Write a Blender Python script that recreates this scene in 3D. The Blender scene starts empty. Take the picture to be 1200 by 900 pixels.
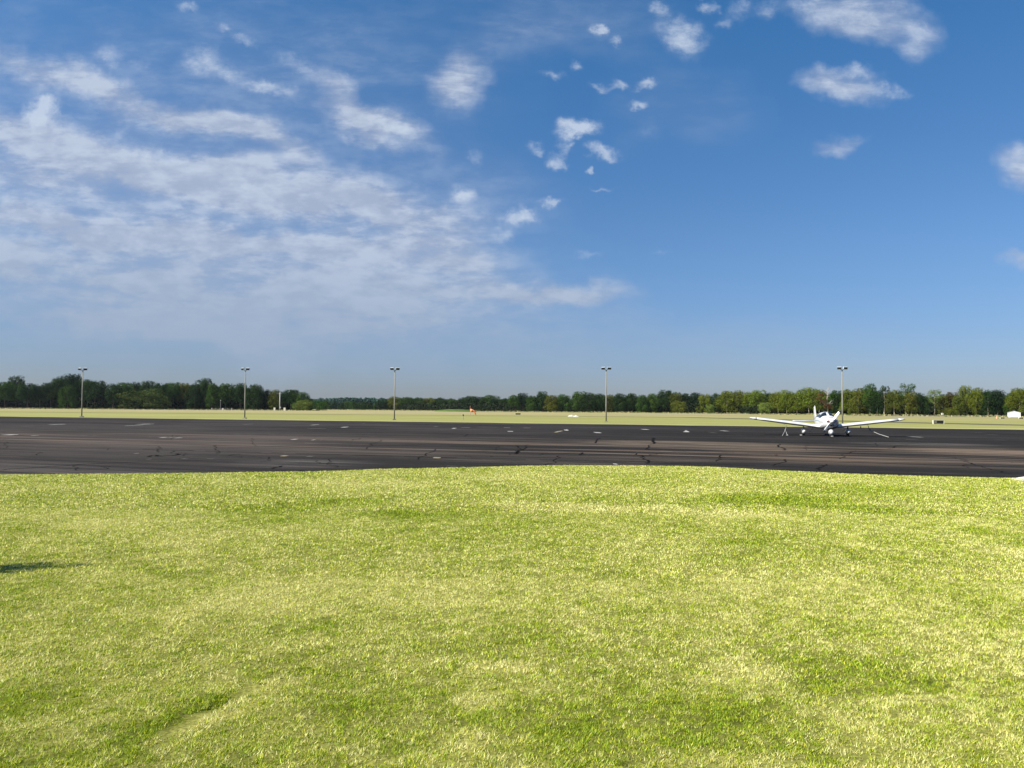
import bpy, bmesh, math, random
import numpy as np
from mathutils import Vector, Matrix

# ------------------------------------------------------------------ camera
sc = bpy.context.scene
COL = sc.collection
F = 900.0                      # focal length in pixels of the 1200 px wide photograph
CAM_H = 1.8
PITCH = math.atan(29.2 / F)
ROLL = 0.007
fw = Vector((0, math.cos(PITCH), math.sin(PITCH)))
r0 = Vector((1, 0, 0)); u0 = r0.cross(fw)
R_ = r0 * math.cos(ROLL) + u0 * math.sin(ROLL)
U_ = u0 * math.cos(ROLL) - r0 * math.sin(ROLL)
cam_d = bpy.data.cameras.new('camera'); cam = bpy.data.objects.new('camera', cam_d); COL.objects.link(cam)
cam_d.sensor_width = 36; cam_d.lens = F / 1200 * 36; cam_d.clip_start = 0.1; cam_d.clip_end = 12000
m = Matrix((R_, U_, -fw)).transposed().to_4x4(); m.translation = (0, 0, CAM_H)
cam.matrix_world = m
sc.camera = cam

def ray(px, py):
    return fw + R_ * ((px - 600) / F) - U_ * ((py - 450) / F)
def at(px, py, z=0.0):
    d = ray(px, py); t = (z - CAM_H) / d.z
    return Vector((d.x * t, d.y * t, z))
def hor(px): return 475 + 0.007 * px
def atD(px, D, z=0.0):                  # ground point in the picture column px at depth D
    return Vector(((px - 600) / F * D, D, z))
def zat(px, py, D):                     # height seen at (px,py) at depth D
    return CAM_H + (hor(px) - py) / F * D

# ------------------------------------------------------------------ light
SUN_AZ = -112.0      # degrees clockwise from +Y
SUN_EL = 42.0
EXPOSURE = 1.1
az = math.radians(SUN_AZ); el = math.radians(SUN_EL)
sun_dir = Vector((math.sin(az) * math.cos(el), math.cos(az) * math.cos(el), math.sin(el)))
sd = bpy.data.lights.new('sun', 'SUN'); sd.energy = 5.0; sd.angle = math.radians(0.53); sd.color = (1.0, 0.95, 0.86)
so = bpy.data.objects.new('sun', sd); COL.objects.link(so)
so.rotation_euler = sun_dir.to_track_quat('Z', 'Y').to_euler(); so.location = (-60, -30, 60)

sc.view_settings.view_transform = 'Standard'; sc.view_settings.look = 'None'
sc.view_settings.exposure = EXPOSURE; sc.view_settings.gamma = 1.0
sc.view_settings.use_curve_mapping = False
sc.cycles.max_bounces = 4; sc.cycles.diffuse_bounces = 2; sc.cycles.transmission_bounces = 2; sc.cycles.glossy_bounces = 2
sc.cycles.volume_bounces = 0

class NT:
    def __init__(s, tree): s.t = tree; s.n = tree.nodes; s.l = tree.links
    def node(s, typ, **kw):
        n = s.n.new(typ)
        for k, v in kw.items(): setattr(n, k, v)
        return n
    def put(s, sock, v):
        if hasattr(v, 'is_output') or isinstance(v, bpy.types.NodeSocket): s.l.new(v, sock)
        elif v is not None: sock.default_value = v
    def math(s, op, a, b=None, c=None, clamp=False):
        n = s.node('ShaderNodeMath', operation=op); n.use_clamp = clamp
        s.put(n.inputs[0], a)
        if b is not None: s.put(n.inputs[1], b)
        if c is not None: s.put(n.inputs[2], c)
        return n.outputs[0]
    def vmath(s, op, a, b=None):
        n = s.node('ShaderNodeVectorMath', operation=op); s.put(n.inputs[0], a)
        if b is not None: s.put(n.inputs[1], b)
        return n.outputs[0]
    def ramp(s, v, a, b, c=0.0, d=1.0, smooth=True):
        n = s.node('ShaderNodeMapRange'); n.interpolation_type = 'SMOOTHSTEP' if smooth else 'LINEAR'
        s.put(n.inputs[0], v)
        for i, x in enumerate((a, b, c, d)): s.put(n.inputs[1 + i], x)
        return n.outputs[0]
    def mix(s, f, a, b, mode='MIX'):
        n = s.node('ShaderNodeMix'); n.data_type = 'RGBA'; n.blend_type = mode
        s.put(n.inputs[0], f); s.put(n.inputs[6], a); s.put(n.inputs[7], b)
        return n.outputs[2]
    def noise(s, vec, scale, detail=4, rough=0.5, dist=0.0, out=0):
        n = s.node('ShaderNodeTexNoise'); s.put(n.inputs['Vector'], vec)
        n.inputs['Scale'].default_value = scale; n.inputs['Detail'].default_value = detail
        n.inputs['Roughness'].default_value = rough; n.inputs['Distortion'].default_value = dist
        return n.outputs[out]
    def comb(s, x, y, z=0.0):
        n = s.node('ShaderNodeCombineXYZ')
        for i, v in enumerate((x, y, z)): s.put(n.inputs[i], v)
        return n.outputs[0]
    def mapping(s, vec, loc=(0, 0, 0), rot=(0, 0, 0), scale=(1, 1, 1), typ='POINT'):
        n = s.node('ShaderNodeMapping', vector_type=typ); s.put(n.inputs[0], vec)
        n.inputs[1].default_value = loc; n.inputs[2].default_value = rot; n.inputs[3].default_value = scale
        return n.outputs[0]

# ------------------------------------------------------------------ sky
world = bpy.data.worlds.new('World'); sc.world = world; world.use_nodes = True
world.node_tree.nodes.clear()
world.cycles.sampling_method = 'MANUAL'; world.cycles.sample_map_resolution = 256
W = NT(world.node_tree)
sky = W.node('ShaderNodeTexSky'); sky.sky_type = 'NISHITA'; sky.sun_disc = False
sky.sun_elevation = el; sky.sun_rotation = az; sky.altitude = 100; sky.air_density = 1.0; sky.dust_density = 0.6; sky.ozone_density = 2.0
tc = W.node('ShaderNodeTexCoord'); D3 = tc.outputs['Generated']
sep = W.node('ShaderNodeSeparateXYZ'); W.put(sep.inputs[0], D3)
dx, dy, dz = sep.outputs
ysafe = W.math('MAXIMUM', dy, 0.08)
cu = W.math('DIVIDE', dx, ysafe); cw = W.math('DIVIDE', dz, ysafe)
front = W.ramp(dy, 0.25, 0.5)
uv = W.comb(cu, cw, 0.0)
SKY_TINT_LO = (0.55, 0.625, 0.90, 1); SKY_TINT_MID = (0.575, 0.80, 1.06, 1); SKY_TINT_HI = (0.36, 0.89, 1.25, 1)
t1 = W.mix(W.ramp(dz, 0.0, 0.22), SKY_TINT_LO, SKY_TINT_MID)
t2 = W.mix(W.ramp(dz, 0.15, 0.55), t1, SKY_TINT_HI)
base = W.mix(1.0, sky.outputs[0], t2, 'MULTIPLY')
# warped coordinates so cloud edges are ragged
wn = W.noise(uv, 9.0, 5, 0.6, 0, out=1)
wv = W.vmath('SUBTRACT', wn, (0.5, 0.5, 0.5))
def scaled(v, s):
    n = W.node('ShaderNodeVectorMath', operation='SCALE'); W.put(n.inputs[0], v); n.inputs[3].default_value = s
    return n.outputs[0]
uv_veil = W.vmath('ADD', uv, scaled(wv, 0.10))
wn2 = W.noise(uv, 38.0, 4, 0.6, 0, out=1)
uv_puff = W.vmath('ADD', W.vmath('ADD', uv, scaled(W.vmath('SUBTRACT', wn2, (0.5, 0.5, 0.5)), 0.036)), scaled(wv, 0.016))
def blobs(vec, items, inner):
    acc = None
    for (cx, cy, rx, ry, rot, st) in items:
        d = ray(cx, cy); p = (d.x / d.y, d.z / d.y, 0)
        src = vec
        if acc is not None:                     # tie each blob to the one before, so the shader is evaluated in series
            k_ = W.node('ShaderNodeVectorMath', operation='MULTIPLY_ADD'); W.put(k_.inputs[0], acc); k_.inputs[1].default_value = (1e-7, 1e-7, 1e-7); W.put(k_.inputs[2], vec); src = k_.outputs[0]
        v = W.mapping(src, p, (0, 0, math.radians(-rot)), (rx / F, ry / F, 1), 'TEXTURE')
        n = W.node('ShaderNodeVectorMath', operation='LENGTH'); W.put(n.inputs[0], v)
        b = W.ramp(n.outputs[1], 1.0, inner, 0.0, st)
        acc = b if acc is None else W.math('ADD', acc, b)
    return acc
VEIL = [(40,78,120,28,8,.6),(150,108,110,30,22,.7),(225,135,90,26,24,.55),(300,158,110,28,16,.8),(440,138,105,30,20,.95),(400,105,60,26,35,.45),(540,97,50,44,25,.95),
        (30,155,110,46,10,.7),(120,185,150,40,14,.8),(230,210,150,36,10,.85),(340,222,180,36,8,.8),(420,228,150,50,18,.65),(500,262,130,50,18,.6),(40,205,100,24,2,.5),
        (60,255,140,26,5,.6),(150,275,150,26,8,.7),(290,280,200,26,6,.6),(420,292,170,34,8,.65),(530,300,130,36,8,.55),(10,310,60,34,5,.5),
        (590,335,110,26,5,.55),(665,345,120,24,-1,.75),(470,340,160,26,5,.45),(170,335,110,14,10,.4),(330,352,160,18,4,.45),(130,372,240,22,4,.35),(370,378,180,16,2,.35),
        (160,250,600,210,8,.62),(260,345,640,95,4,.62),(330,395,640,70,0,.34),(560,210,140,80,20,.15),(180,60,420,110,8,.18),(420,60,300,160,0,.12),
        (990,103,66,28,3,.9),(1010,18,104,36,10,.85),(1078,52,36,30,0,.5),(988,172,34,14,-10,.6),(1196,192,48,36,0,.95),
        (1196,300,34,16,0,.6),(690,15,180,70,10,.14),(800,120,130,70,0,.12),(860,400,280,40,0,.16),(1010,434,26,5,0,.2),(600,40,120,50,-20,.16)]
PUFF = [(702,35,15,10,15,1.0),(677,77,13,11,0,.7),(645,84,18,9,5,.6),(725,48,12,9,0,.5),(702,100,19,8,5,.6),(725,97,14,10,0,.6),
        (758,99,22,10,-8,.8),(748,124,15,9,10,.8),(773,12,20,14,0,.7),(797,40,42,24,10,.8),(805,60,26,22,0,.4),(830,8,18,10,0,.7),(678,150,38,15,-8,1.15),
        (708,177,30,12,18,.95),(653,191,18,14,25,.9),(661,172,13,12,0,.6),(628,175,15,8,15,.6),(689,201,8,8,0,.7),(645,238,19,8,-12,.9),
        (543,231,22,18,0,.95),(608,255,32,14,0,.9),(588,275,24,14,0,.55),(555,183,17,10,0,.5),(47,130,26,32,0,.8),(75,148,40,16,10,.5),
        (128,66,24,18,0,.6),(165,76,20,12,0,.35),(238,72,42,26,10,.7),(270,88,24,18,0,.5),(302,99,26,15,0,.75),(330,108,34,12,20,.55),
        (220,9,22,11,15,.6),(262,35,13,7,10,.5),(285,50,20,9,15,.5),(350,80,60,18,32,.5),(400,92,34,16,30,.5),(140,158,12,12,0,.4),
        (92,225,26,20,0,.6),(205,243,18,8,0,.6),(868,14,30,18,-20,.45),(902,8,20,20,0,.45),(850,30,14,9,0,.4),
        (470,150,50,18,15,.45),(760,155,26,14,0,.25),(705,220,20,4,-10,.5),(690,297,28,7,-5,.35),(775,293,14,4,0,.35),(170,190,70,20,10,.35),
        (250,205,80,18,8,.35),(390,225,90,16,8,.3),(130,275,60,14,8,.4),(200,275,80,12,5,.4),
        (1003,84,34,14,5,.6),(985,106,60,16,4,.6),(1045,106,34,13,8,.6),(955,10,50,18,5,.6),(1015,22,60,20,8,.6),(1078,38,34,20,10,.65),(1070,60,20,16,0,.4),(60,120,22,16,0,.6),(40,140,20,24,0,.6),(190,182,40,14,8,.5),(95,178,40,14,5,.5),(300,220,60,14,8,.4),(460,145,50,12,18,.5),(1195,185,34,22,0,.5)]
streak = W.noise(W.mapping(uv, rot=(0, 0, math.radians(10)), scale=(3.2, 13, 1)), 1.6, 6, 0.62, 0.3)
fine = W.noise(W.mapping(uv, rot=(0, 0, math.radians(10)), scale=(9, 20, 1)), 2.6, 5, 0.6)
veil = blobs(uv_veil, VEIL, 0.0)
veil = W.math('MULTIPLY', veil, W.ramp(streak, 0.30, 0.68, 0.62, 1.35))
veil = W.math('MULTIPLY', veil, W.ramp(fine, 0.25, 0.75, 0.80, 1.15))
pf = W.noise(W.mapping(uv, scale=(0.8, 1.3, 1)), 42.0, 6, 0.68)
puff = blobs(uv_puff, [(a, b, c * 1.12, d * 1.15, e, f) for a, b, c, d, e, f in PUFF], 0.0)
puff = W.math('ADD', puff, W.math('MULTIPLY', W.math('SUBTRACT', pf, 0.5), W.math('MULTIPLY', W.math('MINIMUM', puff, 0.5), 2.8)))
puff = W.ramp(puff, 0.0, 1.45, 0.0, 1.25)
# cloud field for the rest of the sky, on a flat layer overhead
zl = W.math('ADD', W.math('ABSOLUTE', dz), 0.12)
lay = W.comb(W.math('DIVIDE', dx, zl), W.math('DIVIDE', dy, zl), 3.0)
gen = W.ramp(W.noise(W.mapping(lay, rot=(0, 0, 0.5), scale=(0.6, 1.3, 1)), 1.4, 7, 0.6), 0.50, 0.72, 0, 0.8)
gen = W.math('MULTIPLY', gen, W.math('SUBTRACT', 1.0, front))
gen = W.math('MULTIPLY', gen, W.ramp(dz, 0.02, 0.2))
vd = W.math('MULTIPLY', veil, front, clamp=True)
pd = W.math('MULTIPLY', puff, front, clamp=True)
dens_v = W.math('ADD', W.math('MULTIPLY', vd, 0.86), gen, clamp=True)
CLOUD_V = (3.8, 4.45, 5.8, 1); CLOUD_VB = (5.3, 6.0, 7.2, 1); CLOUD_P = (5.7, 6.5, 7.7, 1)
vc = W.mix(W.ramp(W.math('ADD', W.math('MULTIPLY', fine, 0.5), W.math('MULTIPLY', streak, 0.5)), 0.42, 0.60), CLOUD_V, CLOUD_VB)
vc = W.mix(W.ramp(dz, 0.24, 0.06), vc, (3.3, 4.1, 5.4, 1))
c1 = W.mix(dens_v, base, vc)
c2 = W.mix(W.math('MULTIPLY', pd, 0.80, clamp=True), c1, CLOUD_P)
bg = W.node('ShaderNodeBackground'); bg.inputs[1].default_value = 0.05
W.put(bg.inputs[0], c2)
wo = W.node('ShaderNodeOutputWorld'); W.put(wo.inputs[0], bg.outputs[0])

# ------------------------------------------------------------------ helpers
rng = np.random.default_rng(7)
random.seed(7)
def link(o, parent=None):
    COL.objects.link(o)
    if parent is not None: o.parent = parent
    return o
def tag(o, label=None, cat=None, group=None, kind=None):
    if label: o['label'] = label
    if cat: o['category'] = cat
    if group: o['group'] = group
    if kind: o['kind'] = kind
    return o
def empty(name, loc=(0, 0, 0), rz=0.0, label=None, cat=None, group=None):
    o = bpy.data.objects.new(name, None); o.location = loc; o.rotation_euler = (0, 0, rz); o.empty_display_size = 0.3
    link(o); return tag(o, label, cat, group)
def arr_mesh(name, V, faces, k, mat=None, smooth=False):
    V = np.asarray(V, dtype=np.float32).reshape(-1, 3); faces = np.asarray(faces, dtype=np.int32).reshape(-1, k)
    me = bpy.data.meshes.new(name)
    me.vertices.add(len(V)); me.vertices.foreach_set('co', V.ravel())
    nf = len(faces)
    me.loops.add(nf * k); me.loops.foreach_set('vertex_index', faces.ravel())
    me.polygons.add(nf); me.polygons.foreach_set('loop_start', np.arange(0, nf * k, k, dtype=np.int32))
    me.polygons.foreach_set('loop_total', np.full(nf, k, dtype=np.int32))
    if smooth: me.polygons.foreach_set('use_smooth', np.ones(nf, dtype=bool))
    me.update(calc_edges=True); me.validate()
    if mat: me.materials.append(mat)
    return me
def bm_obj(name, bm, mat, parent=None, smooth=False):
    me = bpy.data.meshes.new(name); bmesh.ops.recalc_face_normals(bm, faces=bm.faces)
    bm.to_mesh(me); bm.free()
    if smooth:
        for p in me.polygons: p.use_smooth = True
    me.materials.append(mat)
    return link(bpy.data.objects.new(name, me), parent)
def add_box(bm, c, s, rot=None, bevel=0.0):
    r = bmesh.ops.create_cube(bm, size=1.0); vs = r['verts']
    M = Matrix.Translation(c) @ (rot.to_4x4() if rot is not None else Matrix.Identity(4)) @ Matrix.Diagonal((s[0], s[1], s[2], 1))
    bmesh.ops.transform(bm, matrix=M, verts=vs)
    if bevel > 0:
        es = list({e for v in vs for e in v.link_edges})
        bmesh.ops.bevel(bm, geom=es, offset=bevel, segments=2, affect='EDGES', profile=0.6)
def add_tube(bm, pts, radii, n=8, cap=True):
    pts = [Vector(p) for p in pts]
    if not hasattr(radii, '__len__'): radii = [radii] * len(pts)
    rings = []
    for i, p in enumerate(pts):
        a = pts[max(0, i - 1)]; b = pts[min(len(pts) - 1, i + 1)]; t = (b - a).normalized()
        s = t.cross(Vector((0, 0, 1)))
        if s.length < 0.05: s = t.cross(Vector((0, 1, 0)))
        s.normalize(); q = s.cross(t)
        rings.append([bm.verts.new(p + (s * math.cos(2 * math.pi * k / n) + q * math.sin(2 * math.pi * k / n)) * radii[i]) for k in range(n)])
    for i in range(len(rings) - 1):
        for k in range(n): bm.faces.new((rings[i][k], rings[i][(k + 1) % n], rings[i + 1][(k + 1) % n], rings[i + 1][k]))
    if cap:
        bm.faces.new(rings[0][::-1]); bm.faces.new(rings[-1])
def loft(bm, rings, close=True, caps=True):
    R = [[bm.verts.new(p) for p in r] for r in rings]
    n = len(R[0])
    for i in range(len(R) - 1):
        for k in range(n if close else n - 1):
            bm.faces.new((R[i][k], R[i][(k + 1) % n], R[i + 1][(k + 1) % n], R[i + 1][k]))
    if caps and close: bm.faces.new(R[0][::-1]); bm.faces.new(R[-1])

def simple_mat(name, col, rough=0.6, metal=0.0, spec=0.5, var=0.12, scale=3.0, coat=0.0, bump=0.0):
    mt = bpy.data.materials.new(name); mt.use_nodes = True; N = NT(mt.node_tree)
    b = mt.node_tree.nodes['Principled BSDF']
    geo = N.node('ShaderNodeTexCoord'); nz = N.noise(geo.outputs['Object'], scale, 5, 0.6)
    f = N.ramp(nz, 0.25, 0.75, 1 - var, 1 + var * 0.6)
    mm = N.node('ShaderNodeVectorMath', operation='SCALE'); mm.inputs[0].default_value = col[:3]; N.put(mm.inputs[3], f)
    N.put(b.inputs['Base Color'], mm.outputs[0])
    b.inputs['Roughness'].default_value = rough; b.inputs['Metallic'].default_value = metal
    b.inputs['Specular IOR Level'].default_value = spec; b.inputs['Coat Weight'].default_value = coat
    if bump:
        bn = N.node('ShaderNodeBump'); bn.inputs['Strength'].default_value = bump; bn.inputs['Distance'].default_value = 0.01
        N.put(bn.inputs['Height'], N.noise(geo.outputs['Object'], scale * 12, 4, 0.6)); N.put(b.inputs['Normal'], bn.outputs[0])
    return mt

# numpy value noise
def vnoise(x, y, seed):
    xi = np.floor(x).astype(np.int64); yi = np.floor(y).astype(np.int64); fx = x - xi; fy = y - yi
    fx = fx * fx * (3 - 2 * fx); fy = fy * fy * (3 - 2 * fy)
    def h(a, b):
        n = (a * 374761393 + b * 668265263 + seed * 1442695041) & 0xFFFFFFFF
        n = ((n ^ (n >> 13)) * 1274126177) & 0xFFFFFFFF
        return ((n ^ (n >> 16)) & 0xFFFF) / 65535.0
    return (h(xi, yi) * (1 - fx) + h(xi + 1, yi) * fx) * (1 - fy) + (h(xi, yi + 1) * (1 - fx) + h(xi + 1, yi + 1) * fx) * fy
def fbm(x, y, seed, octs=4, g=0.5):
    a = 1.0; s = 0; t = 0
    for o in range(octs):
        s = s + a * vnoise(x * 2 ** o, y * 2 ** o, seed + o * 17); t += a; a *= g
    return s / t

# ------------------------------------------------------------------ ground: field, apron, taxiway
AP_K = 0.325
AP_C = 96.5
def grass_field_mat():
    mt = bpy.data.materials.new('field_grass'); mt.use_nodes = True; N = NT(mt.node_tree)
    b = mt.node_tree.nodes['Principled BSDF']; b.inputs['Roughness'].default_value = 0.95; b.inputs['Specular IOR Level'].default_value = 0.1
    g = N.node('ShaderNodeNewGeometry'); P = g.outputs['Position']
    s = N.node('ShaderNodeSeparateXYZ'); N.put(s.inputs[0], P)
    wv_ = N.math('ADD', s.outputs[1], N.math('MULTIPLY', s.outputs[0], 0.30))
    st = N.mapping(P, rot=(0, 0, 0.30), scale=(0.004, 0.05, 1))
    n1 = N.noise(st, 1.0, 6, 0.6); n2 = N.noise(P, 0.35, 5, 0.65); n3 = N.noise(N.mapping(P, rot=(0, 0, 0.30), scale=(0.01, 0.16, 1)), 1.0, 4, 0.6)
    far = N.ramp(N.math('ADD', wv_, N.math('MULTIPLY', N.math('SUBTRACT', n1, 0.5), 60)), 165, 240)
    near_c = N.mix(N.ramp(n3, 0.35, 0.65), (0.20, 0.205, 0.055, 1), (0.27, 0.255, 0.090, 1))
    far_c = N.mix(N.ramp(n1, 0.35, 0.68), (0.33, 0.27, 0.14, 1), (0.20, 0.185, 0.065, 1))
    c = N.mix(far, near_c, far_c)
    edge = N.ramp(wv_, AP_C + 11, AP_C + 1.0)
    c = N.mix(N.math('MULTIPLY', edge, 0.7), c, (0.37, 0.36, 0.17, 1))
    c = N.mix(N.ramp(n2, 0.3, 0.7, 0.0, 0.35), c, (0.15, 0.155, 0.05, 1))
    n4 = N.noise(N.mapping(P, rot=(0, 0, 0.30), scale=(0.03, 0.09, 1)), 1.0, 6, 0.7)
    c = N.mix(N.ramp(n4, 0.42, 0.62, 0.0, 0.45), c, (0.17, 0.165, 0.055, 1))
    N.put(b.inputs['Base Color'], c)
    return mt
FIELD = grass_field_mat()
def sheet(name, pts, z, mat, parent=None, kind='structure'):
    bm = bmesh.new(); bm.faces.new([bm.verts.new((p[0], p[1], z)) for p in pts])
    o = bm_obj(name, bm, mat, parent)
    if o.data.polygons[0].normal.z < 0: o.data.flip_normals()
    if kind: o['kind'] = kind
    return o
sheet('ground', [(-5000, -400), (5000, -400), (5000, 6000), (-5000, 6000)], -0.03, FIELD)

# lawn edge in the photograph, unprojected
EDGE_PX = [(-420,566),(-200,560),(0,557.3),(75,556.8),(250,555.6),(300,554.6),(370,554),(450,551.3),(560,548.6),(640,546.6),(700,545.8),(760,546.2),(830,548.2),(900,551.8),(1000,556.6),(1100,559.6),(1200,561.6),(1400,566),(1700,576)]
EDGE = [at(x, y) for x, y in EDGE_PX]
EX = np.array([p.x for p in EDGE]); EY = np.array([p.y for p in EDGE])
def edge_y(x): return np.interp(x, EX, EY)

def asphalt_mat():
    mt = bpy.data.materials.new('old_asphalt'); mt.use_nodes = True; N = NT(mt.node_tree)
    b = mt.node_tree.nodes['Principled BSDF']
    g = N.node('ShaderNodeNewGeometry'); P = g.outputs['Position']
    rot = math.atan(0.31)
    Q = N.mapping(P, rot=(0, 0, rot))                      # u along the paving lanes, v across
    s = N.node('ShaderNodeSeparateXYZ'); N.put(s.inputs[0], Q); u, v = s.outputs[0], s.outputs[1]
    wob = N.math('MULTIPLY', N.math('SUBTRACT', N.noise(N.mapping(Q, scale=(0.02, 0.02, 1)), 1.0, 4, 0.6), 0.5), 14.0)
    vv = N.math('ADD', v, wob)
    st1 = N.noise(N.mapping(Q, scale=(0.025, 0.55, 1)), 1.0, 6, 0.62)
    st2 = N.noise(N.mapping(Q, scale=(0.10, 1.6, 1)), 1.0, 5, 0.6)
    st3 = N.noise(N.mapping(Q, scale=(0.3, 2.5, 1)), 1.0, 5, 0.65)
    pat = N.noise(N.mapping(Q, scale=(0.05, 0.09, 1)), 1.0, 5, 0.6)
    grain = N.noise(P, 60.0, 3, 0.6)
    dark = (0.0145, 0.0130, 0.0130, 1); mid = (0.030, 0.0265, 0.0262, 1); tan = (0.125, 0.092, 0.072, 1); pale = (0.10, 0.092, 0.088, 1)
    c = N.mix(N.ramp(pat, 0.42, 0.68, 0, 0.65), dark, mid)
    c = N.mix(N.ramp(st1, 0.45, 0.72, 0, 0.45), c, mid)
    # worn belt with exposed aggregate across the middle of the apron
    belt = N.math('MULTIPLY', N.ramp(vv, 25, 33), N.ramp(vv, 47, 39))
    wear = N.math('MULTIPLY', belt, N.ramp(N.math('ADD', st1, N.math('MULTIPLY', N.math('SUBTRACT', st2, 0.5), 0.6)), 0.47, 0.62))
    c = N.mix(N.math('MULTIPLY', wear, 0.62), c, tan)
    def spot(c_in, px, py, rx, ry, col_, am):
        q = at(px, py); k = q.y / F
        ve = N.mapping(P, (q.x, q.y, 0), (0, 0, -rot), (rx * k, ry / (F * CAM_H) * q.y ** 2, 1), 'TEXTURE')
        ve = N.vmath('MULTIPLY', ve, (1, 1, 0)); ln = N.node('ShaderNodeVectorMath', operation='LENGTH'); N.put(ln.inputs[0], ve)
        f = N.math('MULTIPLY', N.ramp(ln.outputs[1], 1.0, 0.3), N.ramp(N.math('ADD', N.math('MULTIPLY', st2, 0.6), N.math('MULTIPLY', st3, 0.4)), 0.38, 0.62))
        return N.mix(N.math('MULTIPLY', f, am), c_in, col_)
    for (px_, py_, rx_, ry_, cl_, am_) in ((60,549,330,9,(0.060,0.054,0.052,1),.8),(350,543,120,6,(0.10,0.092,0.088,1),.7),(200,519,230,8,(0.095,0.072,0.060,1),.75),(420,530,200,7,(0.070,0.056,0.048,1),.6),
            (810,520,170,4.5,(0.17,0.13,0.10,1),.85),(1140,529,130,6,(0.17,0.125,0.095,1),.85),(980,538,150,7,(0.11,0.078,0.058,1),.8),(900,527,90,5,(0.12,0.088,0.066,1),.7),(1080,520.5,110,3,(0.10,0.09,0.085,1),.7),
            (620,540,200,6,(0.060,0.050,0.046,1),.6),(760,538,120,5,(0.075,0.058,0.048,1),.6),(150,500,240,5,(0.045,0.042,0.043,1),.6)):
        c = spot(c, px_, py_, rx_, ry_, cl_, am_)
    left = N.ramp(u, -6, -26)
    wear2 = N.math('MULTIPLY', left, N.math('MULTIPLY', N.ramp(vv, 60, 40), N.ramp(st2, 0.35, 0.7)))
    c = N.mix(N.math('MULTIPLY', wear2, 0.42), c, (0.075, 0.061, 0.057, 1))
    left2 = N.math('MULTIPLY', left, N.ramp(pat, 0.3, 0.7))
    c = N.mix(N.math('MULTIPLY', left2, 0.5), c, (0.048, 0.041, 0.040, 1))
    # thin joints between paving lanes, rubbed pale
    lane = N.math('FRACT', N.math('DIVIDE', N.math('ADD', v, N.math('MULTIPLY', N.math('SUBTRACT', pat, 0.5), 0.6)), 4.6))
    jl = N.math('MULTIPLY', N.ramp(N.math('ABSOLUTE', N.math('SUBTRACT', lane, 0.5)), 0.035, 0.0), N.ramp(st3, 0.42, 0.62))
    c = N.mix(N.math('MULTIPLY', jl, 0.38), c, tan)
    for vc_, ww_, u0, u1, am in ((31.3, 0.45, -3, 3, 0.75), (40.9, 0.9, 2, 8, 0.8), (33.6, 0.35, 40, 50, 0.5)):
        line = N.math('MULTIPLY', N.ramp(N.math('ABSOLUTE', N.math('SUBTRACT', N.math('ADD', v, N.math('MULTIPLY', N.math('SUBTRACT', pat, 0.5), 1.2)), vc_)), ww_, ww_ * 0.2), N.ramp(st2, 0.30, 0.60))
        if u0 > 0: line = N.math('MULTIPLY', line, N.ramp(u, u0, u1))
        c = N.mix(N.math('MULTIPLY', line, am), c, tan)
    c = N.mix(N.math('MULTIPLY', N.ramp(st3, 0.62, 0.75), 0.22), c, pale)
    gr = N.node('ShaderNodeVectorMath', operation='SCALE'); N.put(gr.inputs[0], c); N.put(gr.inputs[3], N.ramp(grain, 0.3, 0.7, 0.7, 1.3))
    N.put(b.inputs['Base Color'], N.vmath('MULTIPLY', gr.outputs[0], (1.06, 1.08, 1.03)))
    b.inputs['Roughness'].default_value = 1.0; b.inputs['Specular IOR Level'].default_value = 0.04
    bn = N.node('ShaderNodeBump'); bn.inputs['Strength'].default_value = 0.5; bn.inputs['Distance'].default_value = 0.02
    N.put(bn.inputs['Height'], grain); N.put(b.inputs['Normal'], bn.outputs[0])
    return mt
ASPH = asphalt_mat()
def apy(x): return AP_C - AP_K * x
# ragged far edge of the apron
far_edge = [(x, apy(x) + 0.9 * math.sin(x * 0.21) * math.sin(x * 0.057) + random.uniform(-0.35, 0.35)) for x in range(260, -301, -4)]
apron = sheet('apron', [(-300, -20), (260, -20)] + far_edge, 0.0, ASPH)
DIRT = simple_mat('edge_dirt', (0.075, 0.065, 0.04), 0.95, spec=0.1, var=0.45, scale=0.15)
sheet('dirt_verge', [(x, apy(x) - 0.6) for x in range(-300, 261, 20)] + [(x, apy(x) + 2.2 + random.uniform(-0.8, 0.9)) for x in range(258, -301, -3)], -0.012, DIRT)
TAXI = simple_mat('taxiway_asphalt', (0.075, 0.066, 0.042), 0.9, spec=0.2, var=0.35, scale=0.05)
tx = [(-420, 236), (-120, 212), (-20, 202), (20, 200), (44, 190), (54, 165), (63, 138), (73, 112), (92, 92), (130, 78), (220, 60)]
tl = [];
for i, p in enumerate(tx):
    a = tx[max(0, i - 1)]; b = tx[min(len(tx) - 1, i + 1)]
    t = Vector((b[0] - a[0], b[1] - a[1], 0)).normalized(); n = Vector((-t.y, t.x, 0)); tl.append((Vector((p[0], p[1], 0)), n))
def ribbon(name, cl, w, z, mat):
    bm = bmesh.new(); A = [bm.verts.new(p + n * w / 2 + Vector((0, 0, z))) for p, n in cl]; B = [bm.verts.new(p - n * w / 2 + Vector((0, 0, z))) for p, n in cl]
    for i in range(len(A) - 1): bm.faces.new((B[i], B[i + 1], A[i + 1], A[i]))
    return bm_obj(name, bm, mat)
o = ribbon('taxiway', tl, 9.0, -0.02, TAXI); o['kind'] = 'structure'
RWY = simple_mat('runway_asphalt', (0.25, 0.22, 0.17), 0.9, spec=0.2, var=0.2, scale=0.05)
rl = [(Vector((x, 330 - 0.22 * x, 0)), Vector((0.21, 0.97, 0))) for x in range(-700, 701, 100)]
o = ribbon('runway', rl, 22.0, -0.02, RWY); o['kind'] = 'structure'
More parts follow.
